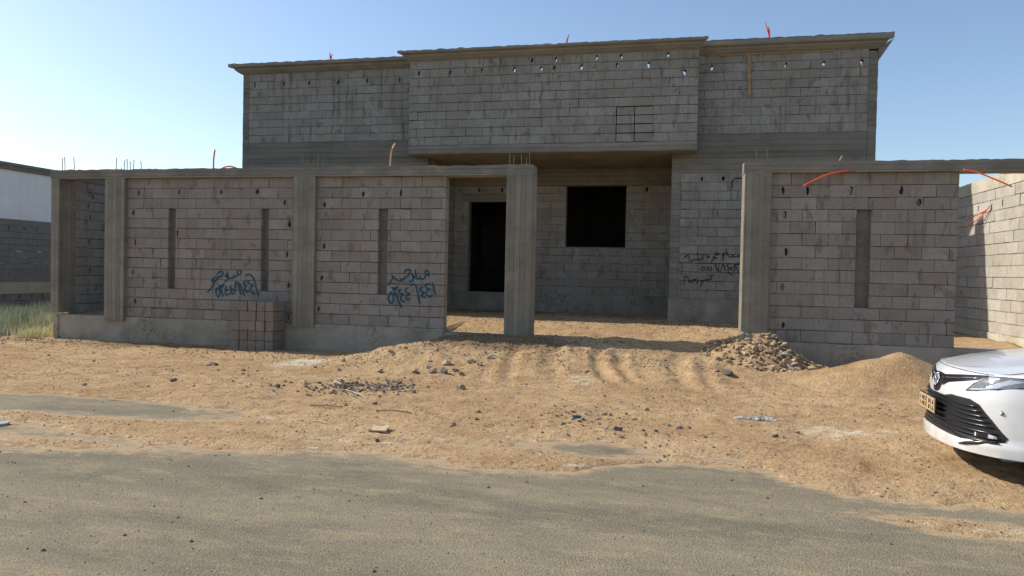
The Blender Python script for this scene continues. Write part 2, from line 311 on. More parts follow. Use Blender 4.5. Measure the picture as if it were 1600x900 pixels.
GRAF_B=[[(-4.561,1.497),(-4.555,1.557),(-4.591,1.605),(-4.626,1.579),(-4.61,1.526),(-4.557,1.527)],[(-4.617,1.526),(-4.635,1.464),(-4.672,1.441),(-4.705,1.449),(-4.733,1.478),(-4.728,1.505)],[(-4.707,1.449),(-4.75,1.443),(-4.784,1.448),(-4.804,1.485),(-4.824,1.618)],[(-4.784,1.448),(-4.832,1.464),(-4.875,1.513),(-4.896,1.542),(-4.863,1.47),(-4.868,1.41),(-4.904,1.389),(-4.94,1.388)],[(-4.911,1.598),(-4.965,1.615),(-5.019,1.597),(-5.049,1.547)],[(-4.911,1.598),(-4.956,1.519),(-5.019,1.46),(-5.103,1.397),(-5.161,1.4),(-5.218,1.433),(-5.271,1.472),(-5.297,1.504)],[(-5.133,1.434),(-5.075,1.425),(-5.019,1.464)],[(-5.259,1.461),(-5.29,1.413),(-5.324,1.352),(-5.374,1.307)],[(-5.032,1.378),(-5.017,1.367)],[(-5.404,1.055),(-5.389,1.047)],[(-5.311,1.179),(-5.349,1.108),(-5.34,1.014),(-5.293,0.966),(-5.258,1.016),(-5.255,1.111),(-5.288,1.174),(-5.314,1.177)],[(-5.287,1.285),(-5.243,1.205),(-5.168,1.059),(-5.076,0.873)],[(-5.267,1.264),(-5.243,1.227),(-5.224,1.271),(-5.206,1.236),(-5.179,1.291),(-5.171,1.267)],[(-5.083,1.218),(-5.126,1.235),(-5.14,1.195),(-5.099,1.155),(-5.053,1.148),(-5.095,1.115),(-5.1,1.05),(-5.059,1.006),(-5.008,1.023)],[(-4.953,1.264),(-4.998,1.255),(-5.009,1.201),(-4.971,1.172),(-4.925,1.16),(-4.97,1.14),(-4.998,1.091),(-4.971,1.048),(-4.924,1.066)],[(-4.887,1.212),(-4.872,1.204)],[(-4.925,1.313),(-4.875,1.333),(-4.815,1.334),(-4.789,1.271),(-4.758,1.124),(-4.718,0.967)],[(-4.659,1.293),(-4.715,1.27),(-4.703,1.219),(-4.653,1.197),(-4.624,1.188),(-4.671,1.167),(-4.687,1.126),(-4.651,1.1),(-4.605,1.107)],[(-4.534,1.354),(-4.607,1.342),(-4.614,1.302),(-4.57,1.265),(-4.527,1.257),(-4.577,1.233),(-4.592,1.182),(-4.568,1.129),(-4.518,1.115),(-4.474,1.148)],[(-4.481,1.385),(-4.451,1.279),(-4.413,1.15)]]
GRAF_C=[[(1.359,2.067),(1.311,2.098),(1.305,2.062),(1.354,2.06),(1.235,2.056),(1.177,2.102),(1.188,2.061),(1.148,2.048),(1.107,2.056),(1.038,2.227)],[(1.107,2.056),(1.061,2.132),(0.987,2.138),(0.978,2.064),(1.021,2.111),(0.995,2.065),(0.987,1.998),(1.004,1.973)],[(0.8,2.132),(0.906,2.119),(0.792,2.065),(0.769,2.029),(0.86,2.034),(0.763,1.991),(0.724,1.902)],[(0.794,1.977),(0.804,1.967)],[(0.626,2.068),(0.704,2.032)],[(0.696,2.081),(0.636,2.02)],[(0.565,2.111),(0.564,2.023),(0.5,2.0),(0.466,1.957),(0.411,2.126)],[(0.513,1.946),(0.524,1.939)],[(0.556,1.946),(0.566,1.94)],[(0.466,1.957),(0.407,1.985),(0.381,1.956),(0.345,1.991),(0.322,1.955),(0.281,1.933),(0.244,2.046),(0.188,2.07),(0.175,2.03)],[(0.112,2.005),(0.192,2.07)],[(0.457,1.777),(0.468,1.77)],[(0.591,1.776),(0.585,1.754),(0.567,1.741),(0.545,1.742),(0.528,1.756),(0.523,1.778),(0.531,1.799),(0.55,1.81),(0.572,1.807),(0.587,1.791),(0.59,1.768)],[(0.739,1.779),(0.732,1.755),(0.713,1.741),(0.689,1.742),(0.67,1.757),(0.665,1.781),(0.674,1.804),(0.695,1.816),(0.719,1.813),(0.736,1.795),(0.739,1.77)],[(0.79,1.801),(0.8,1.794)],[(0.81,1.886),(0.892,1.718),(0.894,1.905)],[(0.926,1.684),(0.99,1.889),(1.045,1.721)],[(1.151,1.902),(1.073,1.873),(1.083,1.829),(1.147,1.804),(1.093,1.768),(1.129,1.681),(1.209,1.635)],[(1.247,1.789),(1.239,1.762),(1.217,1.746),(1.19,1.747),(1.17,1.764),(1.163,1.792),(1.174,1.817),(1.197,1.831),(1.224,1.827),(1.243,1.807),(1.246,1.779)],[(1.215,1.91),(1.277,1.807),(1.339,1.677)],[(1.233,1.89),(1.275,1.873),(1.291,1.921),(1.317,1.874),(1.349,1.934)],[(0.789,1.632),(0.715,1.62),(0.75,1.564),(0.683,1.52),(0.674,1.552),(0.632,1.501),(0.597,1.536),(0.564,1.489),(0.515,1.52),(0.541,1.457),(0.492,1.356)],[(0.438,1.573),(0.441,1.481),(0.407,1.439)],[(0.303,1.632),(0.286,1.607)],[(0.164,1.672),(0.218,1.573),(0.255,1.478),(0.324,1.466),(0.4,1.531),(0.331,1.519),(0.272,1.486)],[(0.102,1.589),(0.169,1.594),(0.151,1.501),(0.139,1.408)]]
H_FENCE=[(-10.91,3.112),(-10.526,3.11),(-9.909,3.091),(-9.739,3.131),(-8.956,3.116),(-10.973,2.703),(-10.932,2.088),(-10.986,1.483),(-10.924,0.85),(-9.944,2.255),(-8.152,3.099),(-7.511,2.881),(-7.479,2.491),(-7.485,1.893),(-7.485,1.263),(-7.44,0.66),(-5.905,3.024),(-5.14,3.035),(-6.701,2.835),(-6.722,2.032),(-6.746,1.404),(-6.761,0.811),(1.695,3.091),(2.088,3.09),(2.766,3.082),(3.534,3.084),(3.824,2.889),(1.729,2.67),(1.792,2.033),(1.731,1.446),(1.757,0.802)]
H_WING=[(-10.76,6.361),(-9.993,6.343),(-9.219,6.343),(-8.44,6.337),(-7.655,6.327),(-6.781,6.308),(0.628,6.337),(1.421,6.344),(2.202,6.35),(2.983,6.349),(3.748,6.339),(0.477,3.797),(0.94,3.793)]
H_BOX=[(-6.12,6.317),(-5.343,6.308),(-4.576,6.299),(-3.803,6.293),(-3.352,6.473),(-3.146,6.295),(-2.865,6.312),(-2.829,6.479),(-2.252,6.31),(-1.903,6.496),(-1.493,6.313),(-1.31,6.498),(-0.722,6.292),(-0.333,6.477),(0.038,6.126)]
H_PORCH=[(-5.353,3.822),(-4.693,3.819),(-3.801,3.816),(-0.832,3.844)]
BOXPATCH=[(-1.438,5.415),(-0.614,4.586)]
STONES=[(-5.11,8.81),(-7.29,10.48),(-6.68,8.82),(-2.79,9.49),(-4.4,10.58),(-3.89,10.7),(-2.2,7.15),(-2.06,7.63),(-2.18,7.18),(-0.55,7.47),(0.74,11.4),(0.16,7.92),(-0.05,7.92),(0.06,7.86),(-2.15,8.02),(-1.66,7.87),(-0.89,9.64),(-1.3,11.12),(-0.83,17.67),(-5.54,10.68),(-5.1,10.61),(-5.09,10.94),(-5.33,11.27),(-5.75,13.16),(-3.42,8.07),(-3.63,9.13),(-3.43,8.83),(-4.42,9.8),(-4.25,9.07),(-4.94,9.22),(-6.16,10.04),(-6.39,10.03),(-6.21,9.73),(-5.95,9.09),(-7.14,10.46),(-6.19,8.58),(-6.77,8.43),(-7.49,8.16),(-9.17,10.16),(-10.38,10.51),(0.36,14.83),(0.61,11.42),(-2.68,6.4),(-3.72,7.93),(-4.91,9.17),(2.59,13.81),(0.61,14.17),(1.97,12.36),(-4.47,4.44),(-4.32,4.57),(-3.53,4.51),(-2.74,5.4),(-3.91,5.0),(1.04,7.62),(-1.44,8.06),(0.97,7.66),(-0.32,8.72)]
# ---------------------------------------------------------------- ground
def sstep(a,b,x):
    t=min(1,max(0,(x-a)/(b-a))); return t*t*(3-2*t)
def nz(x,y,s,k=0): return noise.noise(Vector((x*s,y*s,k)))
EDGE=[(-60,7.2),(-16,7.3),(-7.73,6.55),(-5.79,5.98),(-4.9,5.85),(-3.97,5.72),(-3.18,6.0),(-2.49,6.08),(-1.84,5.92),(-1.02,5.9),(-.5,6.25),(-.1,6.55),(.67,6.55),(1.24,6.0),(1.6,5.85),(2.41,5.9),(4,5.9),(60,6.0)]
def edge_y(x):
    for (a,b),(c,d) in zip(EDGE,EDGE[1:]):
        if a<=x<c: return b+(d-b)*(x-a)/(c-a)
    return 6.
PATCH=[(-7.3,7.05,3.1,.62,-1),(-5.6,7.2,.8,.10,-1),(-6.1,6.4,1.3,.14,1),(-.75,6.75,.75,.3,-1),(-1.9,6.55,.5,.16,-1),(-5.2,5.55,.45,.12,1),(-6.1,5.35,.5,.13,1),(-6.9,5.6,.5,.07,1),(-3.2,6.3,.4,.08,-1),(.35,6.7,.3,.12,-1),(1.9,5.35,.3,.1,1),(2.6,5.6,.35,.08,-1)]
def sandmask(x,y):
    e=(y-edge_y(x)); n=.16*nz(x,y,2.2,3)+.1*nz(x,y,6,5)+.06*nz(x,y,17,8)
    d=e+n
    for (cx,cy,rx,ry,sg) in PATCH:
        q=1-math.hypot((x-cx)/rx,(y-cy)/ry)
        q=q*min(rx,ry)*1.3+n*.8-.01
        d=max(d,q) if sg>0 else min(d,-q)
    return d          # >0 sand
def rut(x,y):
    s_=x+.16*(y-12)+.22*math.sin((y-10)*1.3)+.3*nz(x,y,.5,4)+.05*nz(x,y,3,4); m_=sstep(-4.2,-3.2,x)*sstep(1.3,.6,x)
    v=0
    for c_,w_ in ((-2.6,.13),(-1.85,.17),(-1.05,.11),(-.72,.10),(.15,.15),(.5,.10)):
        d_=(s_-c_-.05*nz(x,y,2,c_))/w_; v+=-math.exp(-d_*d_)*(.6+.8*math.sin(c_*5+1)**2)+.6*math.exp(-(abs(d_)-1.6)**2/.5)
    v*=sstep(9.4,11.2,y)
    return m_*v*(.8+.35*nz(x,y,.5,14))*sstep(12.75,12.2,y)
def gate_ramp(x,y):
    if y>13.3 and -12.8<x<5.65:
        h=.42+.15*sstep(13.3,15.2,y) if -4.3<x<1.2 else (.5+.07*sstep(13.4,14.5,y))*sstep(13.3,13.42,y)
        return h+.02*nz(x,y,1.5,2)
    lx=sstep(-6.0-.35*max(0,13-y),-3.6,x); rx=1-sstep(.9,2.3+.25*max(0,13-y),x)
    ry=.75*min(1,max(0,(y-10.4)/2.6))**1.15+.25*sstep(10.5,13.4,y)
    h=.45*ry*lx*rx
    if h>.01: h+=(.034*rut(x,y)*sstep(13.0,12.6,y)+.018*nz(x,y,1.6,6)+.014*nz(x,y,5,16))*sstep(.0,.06,h)
    return h
def ground_h(x,y):
    h=gate_ramp(x,y)
    if y<13.3 or x<-12.8:
        h+=.022*nz(x,y,.9,1)+.02*nz(x,y,3.3,7)+.012*nz(x,y,8,9)+.007*nz(x,y,19,11)+.02
        h+=.05*sstep(1.2,3.,x)*sstep(6.2,7.5,y)
        h+=.1*math.exp(-((x+4.6)**2/.5+(y-12.0)**2/.25))*(1+.6*nz(x,y,6,3))
    else: h+=.02*nz(x,y,3.3,7)+.015*nz(x,y,8,9)
    d=sandmask(x,y)
    if d<.5: h=h*sstep(0,.5,d)+ (.003+.014*sstep(.0,.18,d) if d>0 else max(-.03,d*.35))
    return h
def axis_vals(segs):
    out=[]
    for a,b,st in segs:
        n=max(1,round((b-a)/st)); out+=[a+(b-a)*i/n for i in range(n)]
    return out+[segs[-1][1]]
def sheet(name,xs,ys,hf,mat,attrs=()):
    nx,ny=len(xs),len(ys); vs=[(x,y,hf(x,y)) for y in ys for x in xs]
    fs=[(j*nx+i,j*nx+i+1,(j+1)*nx+i+1,(j+1)*nx+i) for j in range(ny-1) for i in range(nx-1)]
    me=bpy.data.meshes.new(name); me.from_pydata(vs,[],fs)
    for an,fnc in attrs:
        at=me.attributes.new(an,'FLOAT','POINT'); at.data.foreach_set('value',[fnc(v[0],v[1]) for v in vs])
    me.polygons.foreach_set('use_smooth',[True]*len(fs)); me.materials.append(M[mat])
    o=bpy.data.objects.new(name,me); S.collection.objects.link(o); return o
def el(x,y,cx,cy,rx,ry): return max(0,1-math.hypot((x-cx)/rx,(y-cy)/ry))
def pale(x,y):
    v=.8*el(x,y,1.7,8.2,1.2,.6)+1.2*el(x,y,-6.1,11.3,.8,1.1)+.7*el(x,y,-1.4,10.6,.8,.7)+.5*el(x,y,-4,11.8,.9,.4)
    d=sandmask(x,y)
    v+=.5*(1-abs(d-.03)/.12 if abs(d-.03)<.12 else 0)
    return min(1,v)
def damp(x,y): return min(1,.6*el(x,y,-1.3,12.1,3.2,1.1)+1.5*el(x,y,-3.3,12.7,1.9,.75)+.6*el(x,y,-2.2,9.9,1.2,.5)+.5*el(x,y,1.1,12.3,1.2,.8)+.9*el(x,y,-5,19,3.5,1.6)+.9*el(x,y,-10,12.7,5,.9)+.5*el(x,y,-13,11.5,4,1.6)+.45*el(x,y,2.6,9,1.6,.8))
xs=axis_vals([(-500,-60,40),(-60,-16,2),(-16,-9,.08),(-9,4.5,.04),(4.5,9,.1),(9,60,3),(60,500,40)])
ys=axis_vals([(-4,4.4,.6),(4.4,9.5,.036),(9.5,13.1,.05),(13.1,13.5,.06),(13.5,14.2,.07),(14.2,20,.15),(20,60,2.5),(60,500,40)])
g=sheet('ground',xs,ys,ground_h,'sand',(('pale',pale),('damp',damp))); g['kind']='structure'
xr=axis_vals([(-500,-60,40),(-60,-14,2),(-14,7,.07),(7,60,2),(60,500,40)])
yr=axis_vals([(-60,0,4),(0,4.2,.12),(4.2,7.6,.05),(7.6,8.0,.2)])
def road_h(x,y): return .010*nz(x,y,.35,2)*sstep(8,6,y)-.008-.03*sstep(7.3,8.,y)
rd=sheet('road',xr,yr,lambda x,y:road_h(x,y),'asphalt',(('dust',lambda x,y:max(0,min(1,1+sandmask(x,y)/.42)) if y>3.5 else 0),)); rd['kind']='structure'
gb=sheet('earth_beyond_the_road',axis_vals([(-500,500,50)]),axis_vals([(-500,-60,44)]),lambda x,y:-.01,'sand'); gb['kind']='structure'

W_=[]
# ---------------------------------------------------------------- left boundary wall
BT,BB,PT=3.55,3.37,.52
Y0=13.1
wl=empty('boundary_wall',(-7.7,13.2,0),'unplastered block boundary wall left of the gateway, with four columns and blue graffiti','wall'); W_.append(wl)
rbox('plinth',wl,-12.80,-4.25,Y0+.06,Y0+.42,-.4,PT,'plinth',top=.01,edge=.006)
rbox('plinth_step',wl,-4.25,-3.08,Y0+.09,Y0+.40,-.4,.46,'plinth',top=.012)
rbox('tie_beam',wl,-12.91,-2.58,Y0-.005,Y0+.36,BB,BT,'beam',top=.016,edge=.006)
for (a,b,zb,rot) in ((-12.91,-12.70,.56,0),(-11.59,-11.12,.43,0),(-7.32,-6.86,.46,0),(-3.07,-2.59,.1,0)):
    rbox('column',wl,a,b,Y0,Y0+.45,zb,BB-.002,'col','z',edge=.003,seg=.05)
prism('plinth_edge',wl,'z',-.2,.5,[(-12.84,Y0+.02),(-12.74,Y0+.02),(-12.74,Y0+.3),(-12.84,Y0+.3)],'plinth',.08,[.01]*4)
hl=[h for h in H_FENCE if h[0]<-7.3]; hm=[h for h in H_FENCE if -7<h[0]<-4]; hr=[h for h in H_FENCE if h[0]>1]
YP=Y0+.10
block_wall('block_panel',wl,-11.13,-7.32,PT,BB,14,0,.2,'block',FX(YP),skips=[(-10.155,-9.985,1.16,2.80),(-8.055,-7.885,1.20,2.80)],holes=hl,phase=.2)
block_wall('block_panel',wl,-6.86,-4.25,PT,BB,14,0,.2,'block',FX(YP),skips=[(-5.585,-5.395,1.14,2.73)],holes=hm,phase=.31)
for (a,b,z0,z1) in ((-10.16,-9.98,1.13,2.76),(-8.06,-7.88,1.13,2.76),(-5.59,-5.39,1.13,2.76)):
    rbox('niche_back',wl,a-.02,b+.02,YP+.105,YP+.16,z0-.02,z1+.02,'plaster',top=.002)
# west return seen through the first bay
block_wall('block_panel',wl,Y0+.45,30,PT,BB,14,0,.2,'hblock',lambda u_,w,z:(-12.70-w,u_,z),holes=[(13.9,2.95),(14.02,3.1),(13.95,2.6),(13.93,2.1),(13.95,1.5),(13.9,.98)],phase=.1)
rbox('plinth',wl,-12.92,-12.68,Y0+.5,30,-.4,PT-.004,'plinth','y',top=.01)
rbox('tie_beam',wl,-12.91,-12.70,Y0+.36,30,BB+.003,BT-.003,'beam','y')
bars(wl,[(-12.77,13.25,BT,.27),(-12.66,13.2,BT,.29),(-12.52,13.3,BT,.29),(-11.42,13.22,BT,.26),(-11.30,13.3,BT,.22),(-11.23,13.4,BT,.21),(-11.16,13.22,BT,.23),(-11.07,13.3,BT,.23),(-10.97,13.4,BT,.21),(-11.46,13.4,BT,.08),
 (-7.19,13.25,BT,.22),(-7.13,13.35,BT,.22),(-6.98,13.3,BT,.2),(-6.87,13.22,BT,.26),(-6.82,13.35,BT,.22),(-3.05,13.22,BT,.24),(-3.02,13.4,BT,.22),(-2.86,13.4,BT,.23),(-2.73,13.2,BT,.14),(-2.70,13.35,BT,.26)],rad=.0075)
ribbons('graffiti',wl,GRAF_A,YP-.002,.017,'blue'); ribbons('graffiti',wl,GRAF_B,YP-.002,.018,'blue')
def conduit(parent,pts,rad=.012,mat='orange'):
    P=[Vector(p) for p in pts]; Q=[]
    for i in range(len(P)-1):
        p0=P[max(i-1,0)];p1=P[i];p2=P[i+1];p3=P[min(i+2,len(P)-1)]
        for t_ in (0,.25,.5,.75): Q.append(.5*((2*p1)+(p2-p0)*t_+(2*p0-5*p1+4*p2-p3)*t_*t_+(3*p1-p0-3*p2+p3)*t_**3))
    Q.append(P[-1]); b=MB(); b.tube(Q,rad,8); return b.obj('conduit',mat,parent,smooth=True)
conduit(wl,[(-9.20,13.3,3.5),(-9.2,13.3,3.75),(-9.16,13.28,3.95)],.015)
conduit(wl,[(-9.08,13.3,3.54),(-8.95,13.3,3.60),(-8.8,13.3,3.61),(-8.62,13.3,3.55)],.015)
conduit(wl,[(-5.38,13.25,3.5),(-5.38,13.25,3.68),(-5.34,13.22,3.88),(-5.27,13.2,3.99)],.016,'orange_pale')
# ---------------------------------------------------------------- right boundary wall
wr=empty('boundary_wall',(3.3,13.2,0),'unplastered block boundary wall right of the gateway, with one tall narrow niche','wall'); W_.append(wr)
rbox('plinth',wr,1.51,5.64,Y0+.06,Y0+.42,-.4,PT+.005,'plinth',top=.01,edge=.006)
rbox('tie_beam',wr,1.05,5.64,Y0-.005,Y0+.38,BB,BT,'beam',top=.016,edge=.006)
rbox('column',wr,1.06,1.51,Y0,Y0+.45,.0,BB-.002,'col','z',edge=.003,seg=.05)
block_wall('block_panel',wr,1.51,4.38,PT+.007,BB,14,0,.2,'block',FX(YP),skips=[(2.865,3.09,1.16,2.78)],holes=hr,phase=.12)
rbox('niche_back',wr,2.84,3.11,YP+.09,YP+.15,1.1,2.83,'plaster',top=.002)
bars(wr,[(1.17,13.2,BT-.03,.12),(1.28,13.35,BT,.27),(1.45,13.3,BT,.25),(1.49,13.22,BT,.06)])
conduit(wr,[(1.98,12.97,3.12),(2.15,12.98,3.22),(2.4,13.02,3.33),(2.72,13.075,3.39)],.012)
conduit(wr,[(4.38,13.05,3.38),(4.55,12.98,3.33),(4.75,12.9,3.22),(4.98,12.8,3.08)],.012,'orange')
b=MB(); b.tube([(2.56,13.3,3.5),(2.63,13.28,3.66)],.017,6); b.obj('timber_peg','wood',wr)
# ---------------------------------------------------------------- side wall (sunlit)
ws=empty('side_wall',(5.7,20,0),'sunlit pale block wall running back at the far right edge, behind the car','wall'); W_.append(ws)
FR=lambda u_,w,z:(5.65+w,u_,z)
block_wall('block_panel',ws,13.5,34,.68,3.33,13,0,.2,'lblock',FR,holes=[(14.9,3.08),(15.4,3.0),(16.0,3.02),(16.75,1.3),(17.3,2.9)],phase=.1,gap=.009)
rbox('plinth',ws,5.63,5.9,13.55,34,-.3,.68,'lplinth','y',top=.012,edge=.008)
rbox('tie_beam',ws,5.64,5.86,13.5,34,3.33,3.56,'lplinth','y',top=.015,edge=.005)
conduit(ws,[(5.62,15.35,3.02),(5.6,15.5,2.95),(5.5,15.75,2.86),(5.42,15.95,2.80)],.010)
conduit(ws,[(5.62,15.35,3.02),(5.55,15.6,2.83),(5.45,15.8,2.70),(5.38,16.0,2.60)],.009)
# ---------------------------------------------------------------- house
hs=empty('house',(-3.5,17.3,0),'unfinished single-storey grey block house with projecting parapet, dark doorway and dark square window','house'); W_.append(hs)
HW,HB,HP=17.25,16.75,19.5
XL,XR,PL,PR=-11.10,4.08,-6.03,-.19
FLR=1.09
# plinths
rbox('plinth',hs,XL,PL,HW-.02,HW+.25,-.1,FLR,'plinth',top=.006,edge=.006)
rbox('plinth',hs,PR-.01,XR,HW-.02,HW+.25,-.1,FLR,'plinth',top=.006,edge=.006)
rbox('plinth',hs,PL,PR,HP-.03,HP+.25,-.1,FLR-.03,'plinth',top=.008,edge=.006)
# front blocks
block_wall('block_panel',hs,XL+.18,PL,FLR,3.93,14,0,.2,'hblock',FX(HW),phase=.1)
block_wall('block_panel',hs,.02,XR-.19,FLR,3.93,14,0,.2,'hblock',FX(HW),holes=H_WING[-2:],phase=.22)
rbox('column',hs,XL,XL+.18,HW-.004,HW+.22,FLR,6.56,'hbeam','z',edge=.006)
rbox('column',hs,XR-.19,XR,HW-.004,HW+.22,FLR,6.50,'hbeam','z',edge=.006)
rbox('column',hs,PR,.02,HW-.006,HW+.22,FLR,3.93,'pbeam','z',edge=.003)
rbox('ring_beam',hs,XL+.18,PL+.001,HW-.003,HW+.25,3.93,4.37,'hbeam',edge=.003)
rbox('ring_beam',hs,PR,XR-.19,HW-.003,HW+.25,3.93,4.37,'hbeam',edge=.003)
rbox('ring_beam',hs,XL+.18,-6.36,HW-.012,HW+.25,4.37,4.80,'hbeam',top=.01,edge=.004)
rbox('ring_beam',hs,.34,XR-.19,HW-.012,HW+.25,4.37,4.80,'hbeam',top=.01,edge=.004)
# porch recess
DO=(-5.62,-4.42,1.0,3.53); WI=(-2.94,-1.35,2.30,3.86)
block_wall('block_panel',hs,PL,PR,FLR-.03,3.93,14,0,.2,'pblock',FX(HP),skips=[DO,WI,(-5.82,-4.22,3.49,3.74)],holes=H_PORCH,phase=.05,gap=.006)
rbox('lintel',hs,-5.82,-4.22,HP-.004,HP+.2,3.51,3.725,'pbeam',edge=.003)
rbox('ring_beam',hs,PL,PR,HP-.01,HP+.22,3.93,4.372,'pbeam',edge=.003)
for (a,b,z0,z1,nm) in ((WI[0],WI[1],WI[2],WI[3],'window_surround'),):
    m=MB(); m.box(a-.0,a+.012,HP+.004,HP+.205,z0,z1); m.box(b-.012,b,HP+.004,HP+.205,z0,z1); m.box(a+.012,b-.012,HP+.004,HP+.205,z0-.01,z0+.012); m.obj(nm,'pbeam',hs)
m=MB(); m.box(DO[0],DO[0]+.02,HP-.003,HP+.205,FLR,3.50); m.box(DO[1]-.02,DO[1],HP-.003,HP+.205,FLR,3.50); m.obj('door_surround','pbeam',hs)
block_wall('block_panel',hs,HW+.2,HP,FLR,3.93,14,0,.2,'pblock',lambda u_,w,z:(PL-w,u_,z),phase=.15)
rbox('ring_beam',hs,PL-.2,PL,HW+.25,HP,3.93,4.37,'pbeam','y')
rbox('plinth',hs,PL-.2,PL+.02,HW+.25,HP,-.1,FLR,'plinth','y')
block_wall('block_panel',hs,HW+.2,HP,FLR,3.93,14,0,.2,'pblock',lambda u_,w,z:(PR+w,u_,z),phase=.15)
rbox('plinth',hs,PR-.02,PR+.2,HW+.25,HP,-.1,FLR,'plinth','y')
rbox('ring_beam',hs,PR,PR+.2,HW+.25,HP,3.93,4.37,'pbeam','y')
rbox('porch_ceiling',hs,-6.35,.335,HB+.2,HP+.2,4.374,4.56,'pbeam',seg=.3,top=.002,edge=.001)
# projecting parapet box
rbox('box_beam',hs,-6.36,.34,HB-.01,HB+.2,4.37,4.57,'beam',top=.008,edge=.004)
BP=(-1.438,-.63,4.57,5.37)
block_wall('parapet_panel',hs,-6.35,.335,4.57,6.57,10,0,.2,'hblock',FX(HB),skips=[BP],holes=H_BOX,phase=.0)
m=MB()
for i in range(4):
    for k in range(2):
        g_=.016; a=BP[0]+.008+k*.404; z=BP[2]+i*.2
        if i==3: z-=.004
        m.box(a+g_*.6,a+.404-g_*.6,random.uniform(-.002,.004)+HB,HB+.19,z+.012,z+.2-(.012 if i<3 else .02),random.random())
m.obj('patch_blocks','hblock',hs)
m=MB(); m.box(BP[0],BP[1],HB+.19,HB+.2,4.57,5.37); m.obj('patch_backing','plaster',hs)
for xx,sg in ((-6.35,1),(.335,-1)):
    block_wall('parapet_return',hs,HB+.2,HW+.02,4.57,6.57,10,0,.18,'hblock',(lambda u_,w,z,xx=xx,sg=sg:(xx+sg*w,u_,z)),phase=.1)
    rbox('box_beam',hs,min(xx,xx+sg*.2),max(xx,xx+sg*.2),HB+.2,HW+.05,4.375,4.565,'hbeam','y')
# wing parapets
block_wall('parapet_panel',hs,XL+.18,-6.35,4.80,6.57,9,0,.2,'hblock',FX(HW),holes=[h for h in H_WING if h[0]<-6],phase=.33)
block_wall('parapet_panel',hs,.34,XR-.19,4.80,6.57,9,0,.2,'hblock',FX(HW),holes=[h for h in H_WING if h[0]>.5 and h[1]>5],phase=.15)
def cornice(x0,x1,yf,zt,l,r_):
    # section pushed outwards: (y,z) profile, mitred at free ends
    prof=[(0,6.56),(-.07,6.60),(-.13,6.66),(-.14,6.69),(-.23,6.71),(-.235,zt),(.2,zt),(.2,6.56)]
    b=MB(); n=max(2,int((x1-x0)/.06)); vs=[]; m_=len(prof); s0=random.uniform(0,30)
    for i in range(n+1):
        for j,(p,q) in enumerate(prof):
            e=-min(p,0); a=x0-e*l; c=x1+e*r_; x=a+(c-a)*i/n
            d=(noise.noise(Vector((x*6+s0,0,j)))+.7*noise.noise(Vector((x*21+s0,3,j))))*(.024 if j in(5,6) else .006)
            vs.append((x,yf+p+d*.4,q+d))
    fs=[(i*m_+j,i*m_+(j+1)%m_,(i+1)*m_+(j+1)%m_,(i+1)*m_+j) for i in range(n) for j in range(m_)]+[tuple(range(m_)),tuple(n*m_+j for j in reversed(range(m_)))]
    b.add(vs,fs); return b.obj('cornice','beam',hs)
cornice(XL,-6.35,HW,6.79,1.25,0); cornice(-6.35,.335,HB,6.765,1,.8); cornice(.335,XR,HW,6.83,0,1.05)
m=MB(); m.add([(XR,HW,6.3),(XR,HW+.3,6.3),(XR+.24,HW-.22,6.70),(XR+.24,HW+.3,6.70),(XR,HW-.004,6.57),(XR,HW+.3,6.57)],[(0,1,3,2),(0,2,4),(2,3,5,4),(1,5,3),(0,4,5,1)]); m.obj('cornice_bracket','beam',hs)
# timber left on the cornice
m=MB(); m.box(.78,3.2,HW-.03,HW-.01,6.535,6.565); m.obj('timber_strip','wood',hs)
m=MB(); m.box(1.385,1.455,HW-.035,HW-.012,5.62,6.53,0,lambda x,y,z:(x+(6.5-z)*.035,y,z)); m.obj('timber_plank','wood',hs)
ribbons('graffiti',hs,GRAF_C,HW-.003,.011,'black')
b=MB(); b.tube([(1.13,HW-.01,3.60),(1.14,HW-.012,3.76),(1.2,HW-.012,3.80),(1.42,HW-.012,3.81)],.012,6); b.tube([(1.12,HW-.01,3.3),(1.12,HW-.01,3.6)],.005,5); b.obj('black_cable','black',hs)
# roof, rear and sides
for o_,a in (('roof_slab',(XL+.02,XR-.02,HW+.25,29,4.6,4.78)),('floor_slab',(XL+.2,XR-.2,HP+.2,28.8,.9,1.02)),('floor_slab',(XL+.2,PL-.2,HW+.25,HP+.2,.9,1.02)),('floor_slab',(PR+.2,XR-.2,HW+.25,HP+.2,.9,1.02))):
    m=MB(); m.box(*a); m.obj(o_,'room_shade' if o_=='floor_slab' else 'pbeam',hs)  # floors take the concrete darkened to carry the indoor shade
m=MB()
m.box(XL,XL+.2,HW+.22,29,0,4.58); m.box(XL,XL+.2,HW+.22,29,4.80,6.56); m.box(XR-.2,XR,HW+.22,29,0,4.58); m.box(XR-.2,XR,HW+.22,29,4.80,6.56); m.box(XL+.2,XR-.2,28.8,29,0,4.58)
m.obj('outer_wall','hblock',hs)
m=MB(); m.box(-4.0,-3.85,HP+.2,28.8,1.02,4.6); m.box(PL-.2,-4.0,22.5,22.65,1.02,4.6); m.box(-3.85,XR-.2,24.,24.15,1.02,4.6); m.box(-6.25,-6.05,HP+.2,28.8,1.02,4.6); m.box(-.2,0,HP+.2,24,1.02,4.6); m.obj('darkening_partition','room_shade',hs)  # unseen partitions added to darken the interior behind door and window
def tape(x,y,z,h,dx,n=2):
    b=MB()
    for k in range(n):
        s_=(-1)**k; P=[(x+s_*.02,y,z),(x-s_*.01+dx*.4,y,z+h*.5),(x-s_*.04+dx,y,z+h*(1-.2*k))]
        b.tube(P,[.016,.02,.006],5)
    return b.obj('orange_conduit','redtape',hs)
tape(-8.66,HW,6.76,.30,0.02); tape(-2.6,HB-.15,6.72,.26,.12,1); tape(1.87,HW+.1,6.8,.48,-.08,2)
